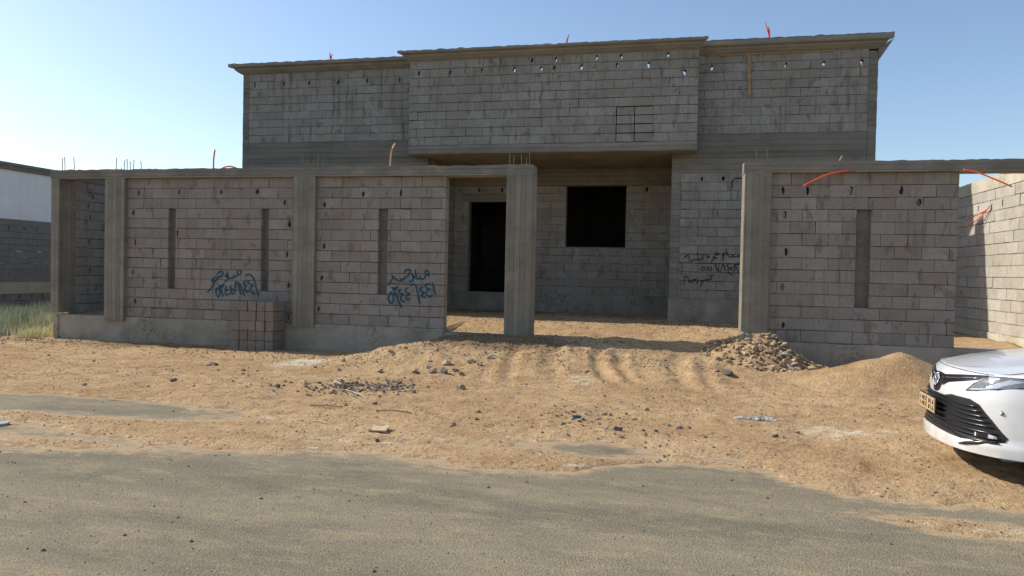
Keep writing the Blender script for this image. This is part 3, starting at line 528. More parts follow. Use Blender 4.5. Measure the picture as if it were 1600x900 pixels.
# ---------------------------------------------------------------- neighbour
wn_=empty('neighbour_wall',(-20,22,0),'neighbouring dark block wall topped by tall white sheeting, behind the grass at the far left','wall'); W_.append(wn_)
FN=lambda u_,w,z:(-20-w,u_,z)
block_wall('block_panel',wn_,12,40,.98,2.92,10,0,.2,'nblock',FN,holes=[(18.75,2.65),(19.3,2.65),(19.75,2.65)],phase=.1)
rbox('render_band',wn_,-20.2,-19.98,12,40,.62,.98,'cream','y'); 
block_wall('block_panel',wn_,12,40,.2,.62,2,0,.2,'nblock',FN,holes=[(18.6,.55),(19.1,.55),(19.6,.55),(20.0,.55)])
rbox('footing',wn_,-20.25,-19.95,12,40,-.3,.2,'plinth','y')
m=MB(); yy=12
while yy<40:
    m.box(-20.12,-20.06+random.uniform(-.004,.004),yy,yy+.298,2.92,4.50,random.random()); yy+=.3
m.obj('white_sheeting','white_sheet',wn_)
prism('coping',wn_,'y',12,40,[(-20.2,4.42),(-19.98,4.42),(-19.93,4.52),(-19.88,4.55),(-19.88,4.63),(-20.2,4.66)],'dark',.5,[0]*6)

for o_ in W_: o_['kind']='thing'
# ---------------------------------------------------------------- stack of loose blocks
ROWN=['bottom row','second row up','middle row','second row down','top row']; COLN=['left end','second from left','middle','second from right','right end']
rowh=.188; cw=.180
for i in range(5):
    for k in range(5):
        if i==4 and k==0: continue
        a=-8.345+k*cw+(.012 if (k==4 and i>1) else 0)+random.uniform(-.006,.006); y=12.66+random.uniform(-.012,.012); rot=random.uniform(-.02,.02)
        hx,hy,hz=.0845,.20,.0915
        me=bpy.data.meshes.new('concrete_block'); bm=bmesh.new(); bmesh.ops.create_cube(bm,size=1)
        for v in bm.verts: v.co=Vector((v.co.x*2*hx,v.co.y*2*hy,v.co.z*2*hz+hz))
        bmesh.ops.bevel(bm,geom=list(bm.edges),offset=.006,segments=1,affect='EDGES')
        bmesh.ops.subdivide_edges(bm,edges=list(bm.edges),cuts=2,use_grid_fill=True)
        for v in bm.verts: v.co+=Vector([noise.noise(v.co*14+Vector((i*3+c*7,k*5,c)))*.0035 for c in range(3)])
        bm.to_mesh(me); bm.free(); at=me.attributes.new('rnd','FLOAT','FACE'); rv=random.random(); at.data.foreach_set('value',[rv]*len(me.polygons))
        me.materials.append(M['stack']); o=bpy.data.objects.new('concrete_block',me); S.collection.objects.link(o)
        o.location=(a+hx,y+hy,.012+i*rowh); o.rotation_euler=(0,random.uniform(-.012,.012),rot)
        tag(o,'loose block in the stack at the wall, %s, %s'%(ROWN[i],COLN[k]),'block','loose concrete blocks stacked at the wall')
# ---------------------------------------------------------------- sand pile
def mound(name,cx,cy,rx,ry,hgt,mat,n=70,pw=1.25,rough=.012,skew=0):
    vs=[];fs=[]; m=n
    for j in range(m+1):
        for i in range(n+1):
            a=(i/n*2-1)*1.25; c=(j/m*2-1)*1.25; x=cx+a*rx; y=cy+c*ry; q=math.hypot(a+skew*(1-abs(a)),c)*(1+.12*nz(x,y,1.1,17))
            h=hgt*max(0,1-min(q,1)**pw)**1.25 if q<1 else -.06*min(1,(q-1)*5)
            h+=rough*(nz(x,y,3,21)+.7*nz(x,y,9,23)+.5*nz(x,y,20,25))*(1 if q<1 else 0)
            vs.append((x,y,ground_h(x,y)+h-.003))
    fs=[(j*(n+1)+i,j*(n+1)+i+1,(j+1)*(n+1)+i+1,(j+1)*(n+1)+i) for j in range(m) for i in range(n)]
    me=bpy.data.meshes.new(name); me.from_pydata([(x-cx,y-cy,z) for x,y,z in vs],[],fs); me.polygons.foreach_set('use_smooth',[True]*len(fs)); me.materials.append(M[mat])
    o=bpy.data.objects.new(name,me); S.collection.objects.link(o); o.location=(cx,cy,0); return o
tag(mound('sand_pile',2.9,11.6,1.5,1.05,.50,'sand',pw=1.2,rough=.006,skew=-.2),'smooth conical heap of fine orange sand in front of the right boundary wall','sand pile')
# ---------------------------------------------------------------- stones
def stone_mesh(name,mat,seed,sub_=2,flat=.7):
    bm=bmesh.new(); bmesh.ops.create_icosphere(bm,subdivisions=sub_,radius=1)
    for v in bm.verts:
        d=v.co.normalized(); c=Vector((seed*3.1,seed*1.7,seed)); k=.72+.5*noise.noise(d*1.1+c)+.22*noise.noise(d*2.6+c)
        q=max(abs(d.x),abs(d.y),abs(d.z)); v.co=d*k*(.75+.25/q); v.co.z*=flat
    me=bpy.data.meshes.new(name); bm.to_mesh(me); bm.free(); me.materials.append(M[mat]); return me
SM={m:[stone_mesh('stone',m,i+j*9,2,.55+.12*(i%4)) for i in range(5)] for j,m in enumerate(('rock_dark','rock_grey','rock_tan','rock_pale'))}
def put_stone(name,x,y,s,mat,label,cat,group=None,z=None,rot=None,sc=(1,1,1)):
    o=bpy.data.objects.new(name,random.choice(SM[mat])); S.collection.objects.link(o)
    zz=ground_h(x,y) if z is None else z
    o.location=(x,y,zz+s*.28); o.scale=(s*sc[0]*random.uniform(.85,1.2),s*sc[1]*random.uniform(.8,1.15),s*sc[2]*random.uniform(.75,1.1)); o.rotation_euler=rot or (random.uniform(-.4,.4),random.uniform(-.4,.4),random.uniform(0,6))
    return tag(o,label,cat,group)
SIZES={0:.055,1:.085,2:.05,3:.09,4:.07,5:.06,9:.055,10:.1,17:.05,28:.06,29:.055,34:.05}
SPECIAL={1:('rock_grey','squarish grey stone in front of the left boundary wall, biggest stone on the left side','fallen'),
 3:('rock_grey','angular grey stone with a sloping top alone on the sand midway before the gateway',''),
 4:('rock_tan','rounded pale tan stone just behind the patch of dark broken chips',''),
 0:('rock_dark','dark fist-sized stone alone left of the grey chips, below the block stack',''),
 9:('rock_dark','small dark stone at the road edge below the gateway, right of centre',''),
 10:('rock_dark','flat dark slab of stone left of the little upright white stone before the rubble heap','')}
for i,(x,y) in enumerate(STONES):
    if y>13 or math.hypot(x-3,y-11.7)<.9: continue
    s=SIZES.get(i,random.uniform(.022,.042)); m=SPECIAL[i][0] if i in SPECIAL else random.choice(('rock_dark','rock_dark','rock_grey','rock_tan'))
    if i in SPECIAL: put_stone('stone',x,y,s,m,SPECIAL[i][1],'stone',sc=(1.5,1,.45) if i==10 else (1,1,1))
    else:
        loc='on the asphalt near the left road edge' if y<6 else ('before the left boundary wall' if x<-3.2 and y>8 else ('along the road edge' if y<8.2 else 'before the gateway'))
        put_stone('stone',x,y,s,m,'small loose %s stone %s'%({'rock_dark':'dark','rock_grey':'grey','rock_tan':'tan'}[m],loc),'stone','small loose stones '+loc)
# little upright stone + white debris
o=put_stone('stone',1.03,11.9,.07,'rock_pale','small white stone standing upright beside the foot of the rubble heap','stone',sc=(.6,.6,2.2),rot=(0,.1,0))
# ---------------------------------------------------------------- rubble heap
RC=(1.42,12.72)
rh_=mound('rubble_heap',1.50,12.62,1.2,1.0,.40,'sand',60,1.0,.05); tag(rh_,'heap of tan rubble and soil piled at the foot of the right gateway column','rubble heap')
def heap_z(x,y):
    q=math.hypot((x-1.50)/1.2,(y-12.62)/1.0); return ground_h(x,y)+.40*max(0,1-min(q,1))**1.25
b=MB()
def add_rock(b,x,y,z,s,rv,sub_=1):
    bm=bmesh.new(); bmesh.ops.create_icosphere(bm,subdivisions=sub_,radius=1); c=Vector((random.uniform(0,99),random.uniform(0,99),0)); ro=Matrix.Rotation(random.uniform(0,6),3,'Z')@Matrix.Rotation(random.uniform(-.7,.7),3,'X')
    sx,sy,sz=s*random.uniform(.8,1.35),s*random.uniform(.7,1.1),s*random.uniform(.45,.85)
    vs=[]
    for v in bm.verts:
        d=v.co.normalized(); k=.8+.5*noise.noise(d*1.2+c); w=ro@Vector((d.x*sx*k,d.y*sy*k,d.z*sz*k)); vs.append((x+w.x,y+w.y,z+w.z))
    b.add(vs,[tuple(v.index for v in f_.verts) for f_ in bm.faces],rv); bm.free()
for _ in range(900):
    a=random.uniform(0,6.283); q=random.random()**.6; x=1.50+1.12*q*math.cos(a); y=12.62+.95*q*math.sin(a)
    if y>13.06 and x>1.0: continue
    add_rock(b,x,y,heap_z(x,y)+.012,random.choice((.016,.022,.03,.04,.052)),random.random()**1.5)
sr=b.obj('small_rubble','rock_tan',rh_); sr['kind']='stuff'
BIG=[(2.05,12.12,.095,'rock_tan','orange brown boulder at the foot of the rubble heap, left of two biggest'),(2.30,12.16,.105,'rock_tan','tan boulder at the foot of the rubble heap, right of two biggest'),
 (2.62,12.62,.115,'rock_tan','brown boulder lying apart at the right end of the rubble heap'),(1.78,12.05,.08,'rock_grey','flat greyish stone left of the two biggest boulders at the foot of the rubble heap'),(1.12,13.0,.1,'rock_pale','pale yellow stone on the rubble heap against the gateway column left edge'),
 (2.47,12.42,.07,'rock_tan','rounded tan stone between the right end boulder and the two biggest of the rubble heap'),(1.52,12.95,.085,'rock_pale','pale stone on the crest of the rubble heap at the middle of the column')]
for x,y,s,m,l in BIG: put_stone('stone',x,y,s,m,l,'stone',z=heap_z(x,y)+.0)
for _ in range(46):
    a=random.uniform(3.0,6.6); q=random.random()**.45; x=1.50+1.12*q*math.cos(a); y=12.62+.95*q*math.sin(a)
    if y>13.03: continue
    put_stone('stone',x,y,random.uniform(.04,.075),random.choice(('rock_tan','rock_tan','rock_pale','rock_grey')),'rough stone among the many lying on the face of the rubble heap','stone','rough stones on the rubble heap',z=heap_z(x,y)+.005)
def clod():
    r_=random.random()
    if r_<.5: x=random.uniform(-5.6,1.2); y=random.gauss(12.2,.75)
    elif r_<.8: x=random.uniform(-15,-3.5); y=random.gauss(12.3,.6)
    else: x=random.uniform(-14,3); y=random.uniform(8.5,12)
    if y>13.0 or y<8 or (nz(x,y,1.3,61)<.0 and random.random()<.8): return None
    return x,y,ground_h(x,y)-.002,random.choice((.006,.008,.01,.014,.02))
# second small rubble spread left of gate
for k,(x,y,s,m) in enumerate([(-3.62,10.75,.10,'rock_tan'),(-3.42,10.72,.085,'rock_dark'),(-3.55,11.2,.08,'rock_pale'),(-3.2,11.35,.085,'rock_tan'),(-3.75,10.95,.07,'rock_pale'),(-3.3,10.9,.09,'rock_grey'),(-3.0,11.2,.06,'rock_tan'),(-3.85,11.3,.05,'rock_pale'),(-3.15,10.7,.06,'rock_grey'),(-2.95,11.6,.07,'rock_pale'),(-4.7,11.7,.06,'rock_tan'),(-4.9,11.85,.06,'rock_tan')]):
    put_stone('stone',x,y,s,m,'broken stone in the scatter before the left gateway column','stone','broken stones scattered left of the gateway')
# chips of dark concrete, gravel (uncountable)
b=MB()
for _ in range(300):
    t_=random.gauss(0,1); x=-4.05+.42*t_; y=9.2+.30*random.gauss(0,1)+.12*t_
    if sandmask(x,y)>0: add_rock(b,x,y,ground_h(x,y)+.008,random.choice((.012,.018,.026,.038)),random.random(),1)
for (cx,cy,n_,sp) in ((-6.8,12.2,120,1.6),(-.3,7.3,50,.6),(-3.1,12.5,260,.7),(-2.0,12.7,160,.5),(-2.,17.9,160,1.6),(-4.9,18.6,120,.6),(0.6,16.8,160,.8),(-1,15.8,120,2),(-13.2,12.6,160,1.3),(-.9,8.1,70,.35),(-4.6,12.4,90,.4)):
    for _ in range(n_):
        x=cx+random.gauss(0,sp); y=cy+random.gauss(0,.25+sp*.12)
        if 13.0<y<13.6 and not(-4<x<1): continue
        add_rock(b,x,y,ground_h(x,y)+.006,random.choice((.01,.014,.02,.03)),random.random(),1)
tag(b.obj('broken_chips','rock_grey'),'scatter of broken grey concrete chips lying over the sand','rubble',kind='stuff')
def pebbles(name,mat,n,fnc,label):
    vs=[];fs=[];at=[]
    oc=[(1,0,0),(-1,0,0),(0,1,0),(0,-1,0),(0,0,1),(0,0,-1)]; of=[(0,2,4),(2,1,4),(1,3,4),(3,0,4),(2,0,5),(1,2,5),(3,1,5),(0,3,5)]
    for _ in range(n):
        p=fnc()
        if not p: continue
        x,y,z,s=p; b0=len(vs); an=random.uniform(0,6); ca,sa=math.cos(an),math.sin(an)
        for a,c,d in oc:
            k=s*random.uniform(.55,1.2); vs.append((x+(a*ca-c*sa)*k,y+(a*sa+c*ca)*k,z+d*k*.6+s*.2))
        fs+=[tuple(b0+i for i in q) for q in of]; at+=[random.random()]*8
    m=MB(); m.v=vs; m.f=fs; m.a=at; return tag(m.obj(name,mat),label,'gravel',kind='stuff')
def psand():
    if random.random()<.25: return clod()
    y=4.8+8.2*random.random()**.9; x=random.uniform(-1.25*y*.85-1.,.62*y+.2)
    if sandmask(x,y)<-.02: return None
    if nz(x,y,.8,31)<-.15 and random.random()<.7: return None
    return x,y,ground_h(x,y),random.choice((.003,.004,.005,.006,.008,.012))*(1.3 if random.random()<.06 else 1)
def proad():
    y=2.8+4.6*random.random(); x=random.uniform(-1.25*y*.85-1.5,.62*y+1.2)
    if sandmask(x,y)>0: return None
    return x,y,road_h(x,y),random.choice((.002,.002,.003,.003,.004,.005,.008))
pebbles('gravel','rock_dark',15000,psand,'dark gravel and grit strewn over the sand'); pebbles('gravel','rock_tan',22000,psand,'tan gravel strewn over the sand'); pebbles('gravel','rock_grey',4200,proad,'fine grey grit scattered over the asphalt')
q_=pebbles('soil_clods','sand',2600,clod,'loose clods of sandy soil before the boundary wall and gateway')
def pdk():
    q=proad(); return q and random.random()<.13 and (q[0],q[1],q[2],q[3]*2.0) or None
pebbles('gravel','rock_dark',3800,pdk,'dark pebbles scattered over the asphalt')
def pyard():
    y=random.uniform(13.4,19.3); x=random.uniform(-6,1.4); return x,y,ground_h(x,y),random.choice((.008,.012,.018,.025))
pebbles('gravel','rock_tan',1600,pyard,'tan gravel on the yard inside the gateway')
ORD=['first','second','third','fourth','fifth','sixth','seventh','eighth','ninth','tenth','eleventh','twelfth','thirteenth','fourteenth','fifteenth','sixteenth','seventeenth','eighteenth','nineteenth','twentieth']
byl={}
for o in S.objects:
    if o.get('label') and o.get('group') and ('small ' in o['label'] or 'scatter' in o['label']) and o['category']=='stone': byl.setdefault(o['label'],[]).append(o)
for l,os_ in byl.items():
    if len(os_)>1:
        for k,o in enumerate(sorted(os_,key=lambda q:q.location.x/q.location.y)): o['label']=l+', '+ORD[min(k,19)]+' from left'
# ---------------------------------------------------------------- litter
def flat(name,x,y,w,d,h,rz,mat,label,cat,tilt=(0,0)):
    bm=bmesh.new(); bmesh.ops.create_cube(bm,size=1); bmesh.ops.subdivide_edges(bm,edges=list(bm.edges),cuts=5,use_grid_fill=True)
    for v in bm.verts: v.co=Vector((v.co.x*w*(1+.06*math.sin(9*v.co.y)),v.co.y*d*(1+.08*math.sin(7*v.co.x)),v.co.z*h+.012*noise.noise(v.co*2.5)))
    me=bpy.data.meshes.new(name); bm.to_mesh(me); bm.free(); me.materials.append(M[mat]); o=bpy.data.objects.new(name,me); S.collection.objects.link(o)
    o.location=(x,y,max(ground_h(x,y),road_h(x,y) if y<7.5 else -9)+h*.5+.012); o.rotation_euler=(tilt[0],tilt[1],rz); return tag(o,label,cat)
flat('cardboard_piece',-2.81,6.76,.17,.16,.012,.15,'cardboard','small yellowish piece of cardboard flat on the sand near the road edge','cardboard',(.12,0))
flat('board_piece',-6.55,5.98,.26,.18,.015,-.2,'paper','white broken board lying flat at the left edge of the road','board',(.06,.05))
flat('plastic_scrap',-1.04,8.0,.09,.06,.012,.4,'brokenblue','small blue plastic scrap on the sand below the gateway','plastic scrap')
def stick(p,q,r_,mat,label):
    b=MB(); za=ground_h(*p)+.012; zb=ground_h(*q)+.012; b.tube([(p[0],p[1],za),((p[0]+q[0])/2+.01,(p[1]+q[1])/2,(za+zb)/2+.012),(q[0],q[1],zb)],r_,5); o=b.obj('stick',mat,origin=(p[0],p[1],za)); return tag(o,label,'stick')
stick((-4.62,9.45),(-4.35,9.15),.012,'paper','thick white splinter of wood at the upper left of the dark chips')
stick((-4.2,8.95),(-3.62,8.32),.006,'paper','long thin white stick running from the dark chips towards the road')
stick((-4.04,7.68),(-3.66,7.70),.007,'wood','thin brown twig, left one of two, on the sand below the grey chips'); stick((-3.22,7.64),(-2.82,7.66),.009,'wood','straight brown twig right of the other twig, on the sand above the cardboard')
stick((-3.62,6.95),(-3.4,6.82),.006,'paper','short pale straw left of the cardboard piece'); stick((-4.2,6.85),(-4.1,6.68),.007,'paper','short pale stick at the road edge, farthest left of the sticks')
stick((-6.65,7.5),(-6.3,7.48),.007,'wood','thin brown twig at the edge of the bare asphalt patch on the left')
b=MB(); n_=22; vs=[]
for j in range(n_//2+1):
    for i in range(n_+1):
        a,c=i/n_*2-1,j/(n_//2)*2-1; x=.88+a*.24*(1+.25*noise.noise(Vector((c*2,1,0)))); y=8.60+c*.07*(1+.6*noise.noise(Vector((a*3,7,0)))); e=max(0,1-a*a)
        vs.append((x,y,ground_h(x,y)+.004+e*abs(noise.noise(Vector((a*6,c*3,3))))*.06))
b.add(vs,[(j*(n_+1)+i,j*(n_+1)+i+1,(j+1)*(n_+1)+i+1,(j+1)*(n_+1)+i) for j in range(n_//2) for i in range(n_)])
tag(b.obj('crumpled_sacking','paper',origin=(.88,8.6,0)),'crumpled dirty white sacking on the sand between the gateway and the road','litter')
# ---------------------------------------------------------------- grass behind on the left
def grass_mat():
    t=NT('dry_grass'); a=t.attr('rnd'); col=t.mix(a,(.58,.55,.27),(.90,.83,.52)); return t.out(col,.8,spec=.1)
M['grass']=grass_mat()
vs=[];fs=[];at=[]
for _ in range(2600):
    cx=random.uniform(-24,-13.15); cy=random.uniform(12.9,21.5)
    if cx<-19.7 and cy>12: cx=random.uniform(-19.7,-13.15)
    if nz(cx,cy,.9,41)<-.25: continue
    hh=random.uniform(.2,.5)*(1 if cy>14 else .6); tone=random.random()
    for _k in range(16):
        x=cx+random.gauss(0,.09); y=cy+random.gauss(0,.09); an=random.uniform(0,6.28); le=random.uniform(.1,.55)*hh; w=random.uniform(.004,.008); h=hh*random.uniform(.5,1.1)
        dx,dy=math.cos(an)*le,math.sin(an)*le; px,py=-math.sin(an)*w,math.cos(an)*w; b0=len(vs)
        vs+=[(x-px,y-py,-.02),(x+px,y+py,-.02),(x+dx*.35+px,y+dy*.35+py,h*.6),(x+dx*.35-px,y+dy*.35-py,h*.6),(x+dx,y+dy,h)]
        fs+=[(b0,b0+1,b0+2,b0+3),(b0+3,b0+2,b0+4)]; at+=[min(1,max(0,tone*.7+random.uniform(0,.35)))]*2
m=MB(); m.v=vs;m.f=fs;m.a=at; tag(m.obj('grass','grass'),'tall straw coloured dry grass growing between the boundary wall and the neighbouring wall','grass',kind='stuff')
# ---------------------------------------------------------------- car
def paint():
    t=NT('white_car_paint'); t.b.inputs['Coat Weight'].default_value=1; t.b.inputs['Coat Roughness'].default_value=.04
    X,Y,Z=t.sep(t.pos); dust=t.math('MULTIPLY',t.rng(Z,.75,.2),t.rng(t.noise(6,detail=5),.4,.65,.05,.5))
    return t.out(t.mix(dust,(.66,.67,.67),(.45,.38,.29)),.35,spec=.5)
M['paint']=paint()
M['gloss_black']=plain('gloss_black_plastic',(.018,.018,.02),.22,0,.1,spec=.5); M['matt_black']=plain('matt_black_plastic',(.02,.02,.022),.6)
M['chrome']=plain('chrome',(.75,.76,.78),.12,1,.02); M['tyre']=plain('tyre_rubber',(.025,.024,.023),.85); M['rim']=plain('alloy_rim',(.5,.5,.52),.3,.8,.1)
M['glass']=plain('dark_window_glass',(.02,.024,.026),.04,0,.05,spec=.8); M['lens']=plain('headlight_lens',(.20,.215,.23),.07,0,.5,30,spec=.8); M['lens_light']=plain('headlight_reflector',(.62,.64,.67),.12,.5,.35,60,spec=.8)
M['plate']=plain('plate_orange',(.50,.36,.20),.5,0,.06,30); M['seam']=plain('panel_gap',(.02,.02,.02),.9)
CAR=empty('parked_car',(2.23,7.12,.08),'white saloon car with black slatted grille, cut off by the right edge of the photo','car')
CAR.rotation_euler=(0,0,R(-2.5))
VV=[0,.2,.4,.55,.68,.78,.87,.915,.92]; UU=[0,.012,.045,.1,.19,.3,.5,.8,1.15]
ZZ=[0,.24,.262,.29,.45,.56,.66,.72,.76,.80,.83,.9]; OO=[-.025,-.035,-.028,.0,.0,.0,.012,.03,.055,.09,.12,.3]
def itp(x,A,B):
    if x<=A[0]: return B[0]
    for i in range(len(A)-1):
        if x<=A[i+1]:
            t=(x-A[i])/(A[i+1]-A[i]); return B[i]+(B[i+1]-B[i])*t
    return B[-1]
def smooth_itp(x,A,B):     # gentle smoothing of the polyline
    h=.035; return sum(itp(x+k*h,A,B) for k in (-1,-.5,0,.5,1))/5 if x<.86 else itp(x,A,B)
def US(v): v=abs(v); return smooth_itp(v,VV,UU)-(smooth_itp(0,VV,UU) if v<.05 else smooth_itp(0,VV,UU)*(1-v))
ztop=lambda u_: itp(u_,[0,.3,.5,.8,1.2,2,3.6,4.3,4.9],[.80,.80,.812,.85,.90,.94,.97,.99,.96])
hoodz=lambda u_: itp(u_,[.1,.3,.45,.6,.75,.9,1.25,1.6,3.9,4.2,4.9],[.805,.852,.888,.915,.94,.96,.995,1.0,1.03,1.06,1.03])
def P(v,z,off=0.):
    """point of the nose skin at lateral v, height z; off = proud of the skin"""
    u_=US(v)+itp(z,ZZ,OO); e=.01; du=(US(abs(v)+e)-US(max(0,abs(v)-e)))/(2*e) if abs(v)<.9 else 3; n=Vector((-1,math.copysign(du,v),0)).normalized()
    return (u_+n.x*off,v+n.y*off,z)
car_o=Vector((2.23,7.12,.08))
def cobj(b,name,mat,parent=None,smooth=False): 
    b.v=[(x+car_o.x,y+car_o.y,z+car_o.z) for x,y,z in b.v]; return b.obj(name,mat,parent or CAR,smooth)
# skin: outline samples x levels
outl=[]
for i in range(47): outl.append(('f',.92*math.sin(i/46*math.pi/2)))
for u_ in (1.3,1.6,2,2.5,3,3.5,3.9,4.2,4.4): outl.append(('s',u_))
for k in range(1,13):
    a=k/12*math.pi/2; outl.append(('r',a))
levels=[.17,.19,.215,.24,.262,.275,.29,.33,.4,.5,.56,.61,.66,.69,.72,.745,.765,.785,.80]
half=[]
for kind,val in outl:
    col_=[]
    for L in levels:
        if kind=='f':
            u0=US(val); zt=ztop(u0+.09); z=L if L<.6 else .6+(L-.6)*(zt-.6)/.2
            zi=z if u0<.35 else min(z,.8)
            col_.append((u0+itp(min(zi,.8),ZZ,OO),val,z))
        elif kind=='s':
            zt=ztop(val); z=L if L<.6 else .6+(L-.6)*(zt-.6)/.2; col_.append((val+.05,.92-.05*max(0,(z-.6)/.35)**2-.02*max(0,(.35-z)/.2),z))
        else:
            zt=ztop(4.6); z=L if L<.6 else .6+(L-.6)*(zt-.6)/.2; col_.append((4.45+.43*math.sin(val)-.03*(z-.5)**2*4,(.92-.03*max(0,(z-.6)/.35)**2)*math.cos(val)**.55 if val<1.57 else 0,z))
    half.append(col_)
NJ=14
for ci,(kind,val) in enumerate(outl):
    p=half[ci][-1]; hz=hoodz(p[0]) if kind!='r' else hoodz(4.7)-.05*(val/1.57)
    hz=max(hz,p[2]); 
    for j in range(1,NJ+1):
        q=j/NJ; sh=min(1,(1-(1-q)**2.2)); z=p[2]+(hz-p[2])*sh+.006*math.exp(-((q-.32)/.09)**2)*min(1,p[1]*2)
        half[ci].append((p[0]-(0 if kind!='f' else .0),p[1]*(1-q),z))
b=MB(); nL=len(half[0]); vs=[]; 
for s_ in (1,-1):
    for c_ in half: vs+=[(x,y*s_,z) for x,y,z in c_]
fs=[]; nc=len(half)
for s_ in (0,1):
    o_=s_*nc*nL
    for i in range(nc-1):
        for j in range(nL-1):
            q=(o_+i*nL+j,o_+(i+1)*nL+j,o_+(i+1)*nL+j+1,o_+i*nL+j+1); fs.append(q if s_==0 else q[::-1])
b.add(vs,fs); body=cobj(b,'body','paint',smooth=True)
bm=bmesh.new(); bm.from_mesh(body.data); bmesh.ops.remove_doubles(bm,verts=bm.verts,dist=.0006); bmesh.ops.recalc_face_normals(bm,faces=bm.faces); bm.to_mesh(body.data); bm.free()
body.data.polygons.foreach_set('use_smooth',[True]*len(body.data.polygons))
b=MB(); b.box(.25,4.7,-.86,.86,.165,.172); b.box(.12,.3,-.55,.55,.19,.25); cobj(b,'underbody','matt_black')
def patch(name,poly,off,mat,sides=(1,-1),parent=None,step=.03,thick=0):
    out=[]
    for s_ in sides:
        bm=bmesh.new(); f_=bm.faces.new([bm.verts.new((p[0],p[1],0)) for p in poly]); bmesh.ops.triangulate(bm,faces=[f_])
        lo=min(p[0] for p in poly); hi=max(p[0] for p in poly); v=math.ceil(lo/step)*step
        while v<hi:
            bmesh.ops.bisect_plane(bm,geom=bm.verts[:]+bm.edges[:]+bm.faces[:],plane_co=(v,0,0),plane_no=(1,0,0)); v+=step
        for z in ZZ+[.35,.6,.63,.69,.74,.78]:
            bmesh.ops.bisect_plane(bm,geom=bm.verts[:]+bm.edges[:]+bm.faces[:],plane_co=(0,z,0),plane_no=(0,1,0))
        b=MB(); bm.verts.index_update(); b.add([P(v_.co.x*s_,v_.co.y,off) for v_ in bm.verts],[tuple(v_.index for v_ in q.verts) for q in bm.faces]); bm.free()
        out.append(cobj(b,name,mat,parent,smooth=True))
    return out
LG=[(0,.555),(.17,.555),(.33,.587),(.55,.585),(.62,.555),(.70,.45),(.775,.325),(.765,.30),(.62,.272),(.51,.262),(.22,.268),(0,.272)]
full=[( -a,c) for a,c in LG[::-1]][:]+LG[1:-1]
lgp=MB(); 
gr=patch('lower_grille',LG,.004,'matt_black')
import itertools
def gw(z):   # half width of the lower grille at height z
    return itp(z,[.272,.30,.325,.45,.555,.587],[.62,.765,.775,.70,.62,.56])-.012
for z in (.30,.335,.37,.405,.44,.475,.51,.545):
    for s_ in (1,-1):
        b=MB(); w=gw(z); n=18; v0=.0
        pts=[P(s_*(v0+(w-v0)*i/n),z-.022*sstep(.25,.5,v0+(w-v0)*i/n)+(.012 if z>.4 else 0),.012) for i in range(n+1)]
        b.tube(pts,[.0085]*n+[.003],6); cobj(b,'grille_slat','gloss_black',gr[0] if s_==1 else gr[1],True)
def conv_(poly): return poly
patch('badge_panel',[(0,.735),(.125,.728),(.132,.66),(.085,.59),(.05,.572),(0,.568)],.0045,'gloss_black')
ug=patch('upper_grille',[(.125,.728),(.41,.764),(.605,.787),(.56,.742),(.435,.713),(.24,.676),(.145,.635),(.131,.65)],.004,'gloss_black')
for s_ in (1,-1):
    b=MB(); b.tube([P(s_*(.14+.42*i/12),.705+.052*i/12,.008) for i in range(13)],.006,6); cobj(b,'grille_trim','chrome',ug[0 if s_==1 else 1],True)
# emblem: three interlocking ovals
b=MB()
def oval(cv,cz,rv,rz,r_):
    for k in range(28):
        a,c=2*math.pi*k/28,2*math.pi*(k+1)/28
        b.tube([P(cv+rv*math.cos(a),cz+rz*math.sin(a),.016),P(cv+rv*math.cos(c),cz+rz*math.sin(c),.016)],r_,5)
oval(0,.672,.066,.052,.006); oval(0,.672,.02,.047,.005); oval(0,.695,.046,.022,.005); cobj(b,'emblem','chrome',smooth=True)
HLP=[(.497,.647),(.548,.71),(.603,.778),(.70,.787),(.77,.79),(.85,.792),(.90,.795),(.897,.765),(.85,.735),(.797,.722),(.708,.692),(.58,.661)]
hl_=patch('headlight',HLP,.0035,'lens')
for i in (0,1):
    s_=(1,-1)[i]
    patch('headlight_reflector',[(.62,.672),(.705,.702),(.73,.722),(.765,.745),(.80,.77),(.74,.775),(.70,.745),(.66,.715)],.005,'lens_light',(s_,),hl_[i]); patch('headlight_reflector',[(.81,.738),(.87,.76),(.885,.785),(.83,.782),(.795,.765)],.005,'lens_light',(s_,),hl_[i]); patch('headlight_reflector',[(.63,.75),(.69,.765),(.68,.78),(.615,.774)],.005,'lens_light',(s_,),hl_[i])
    patch('light_strip',[(.515,.655),(.585,.664),(.655,.684),(.655,.692),(.575,.677),(.525,.668)],.005,'lens_light',(s_,),hl_[i])
    b=MB(); pl=[P(s_*v,z,.004) for v,z in HLP]; b.tube(pl+[pl[0]],.0035,5); cobj(b,'headlight_seal','seam',hl_[i])
    b=MB(); b.tube([P(s_*v,z,.002) for v,z in ((.5,.215),(.56,.232),(.64,.258),(.72,.285),(.765,.298))],[.006,.014,.018,.012,.004],6); cobj(b,'lip_notch','gloss_black',smooth=True)
    b=MB(); p=P(s_*.745,.515,.003); b.tube([p,(p[0]-.006,p[1]+s_*.004,p[2])],.013,12); cobj(b,'parking_sensor','paint',smooth=True)
    b=MB(); p=P(s_*.745,.515,.0025); b.tube([p,(p[0]-.002,p[1]+s_*.0015,p[2])],.0165,12); cobj(b,'sensor_ring','seam')
    fl=patch('fog_lamp_housing',[(.60,.335),(.70,.345),(.735,.335),(.74,.312),(.70,.303),(.60,.308)],.022,'gloss_black',(s_,)); patch('fog_lamp',[(.69,.34),(.73,.333),(.735,.314),(.69,.309)],.024,'lens_light',(s_,),fl[0])
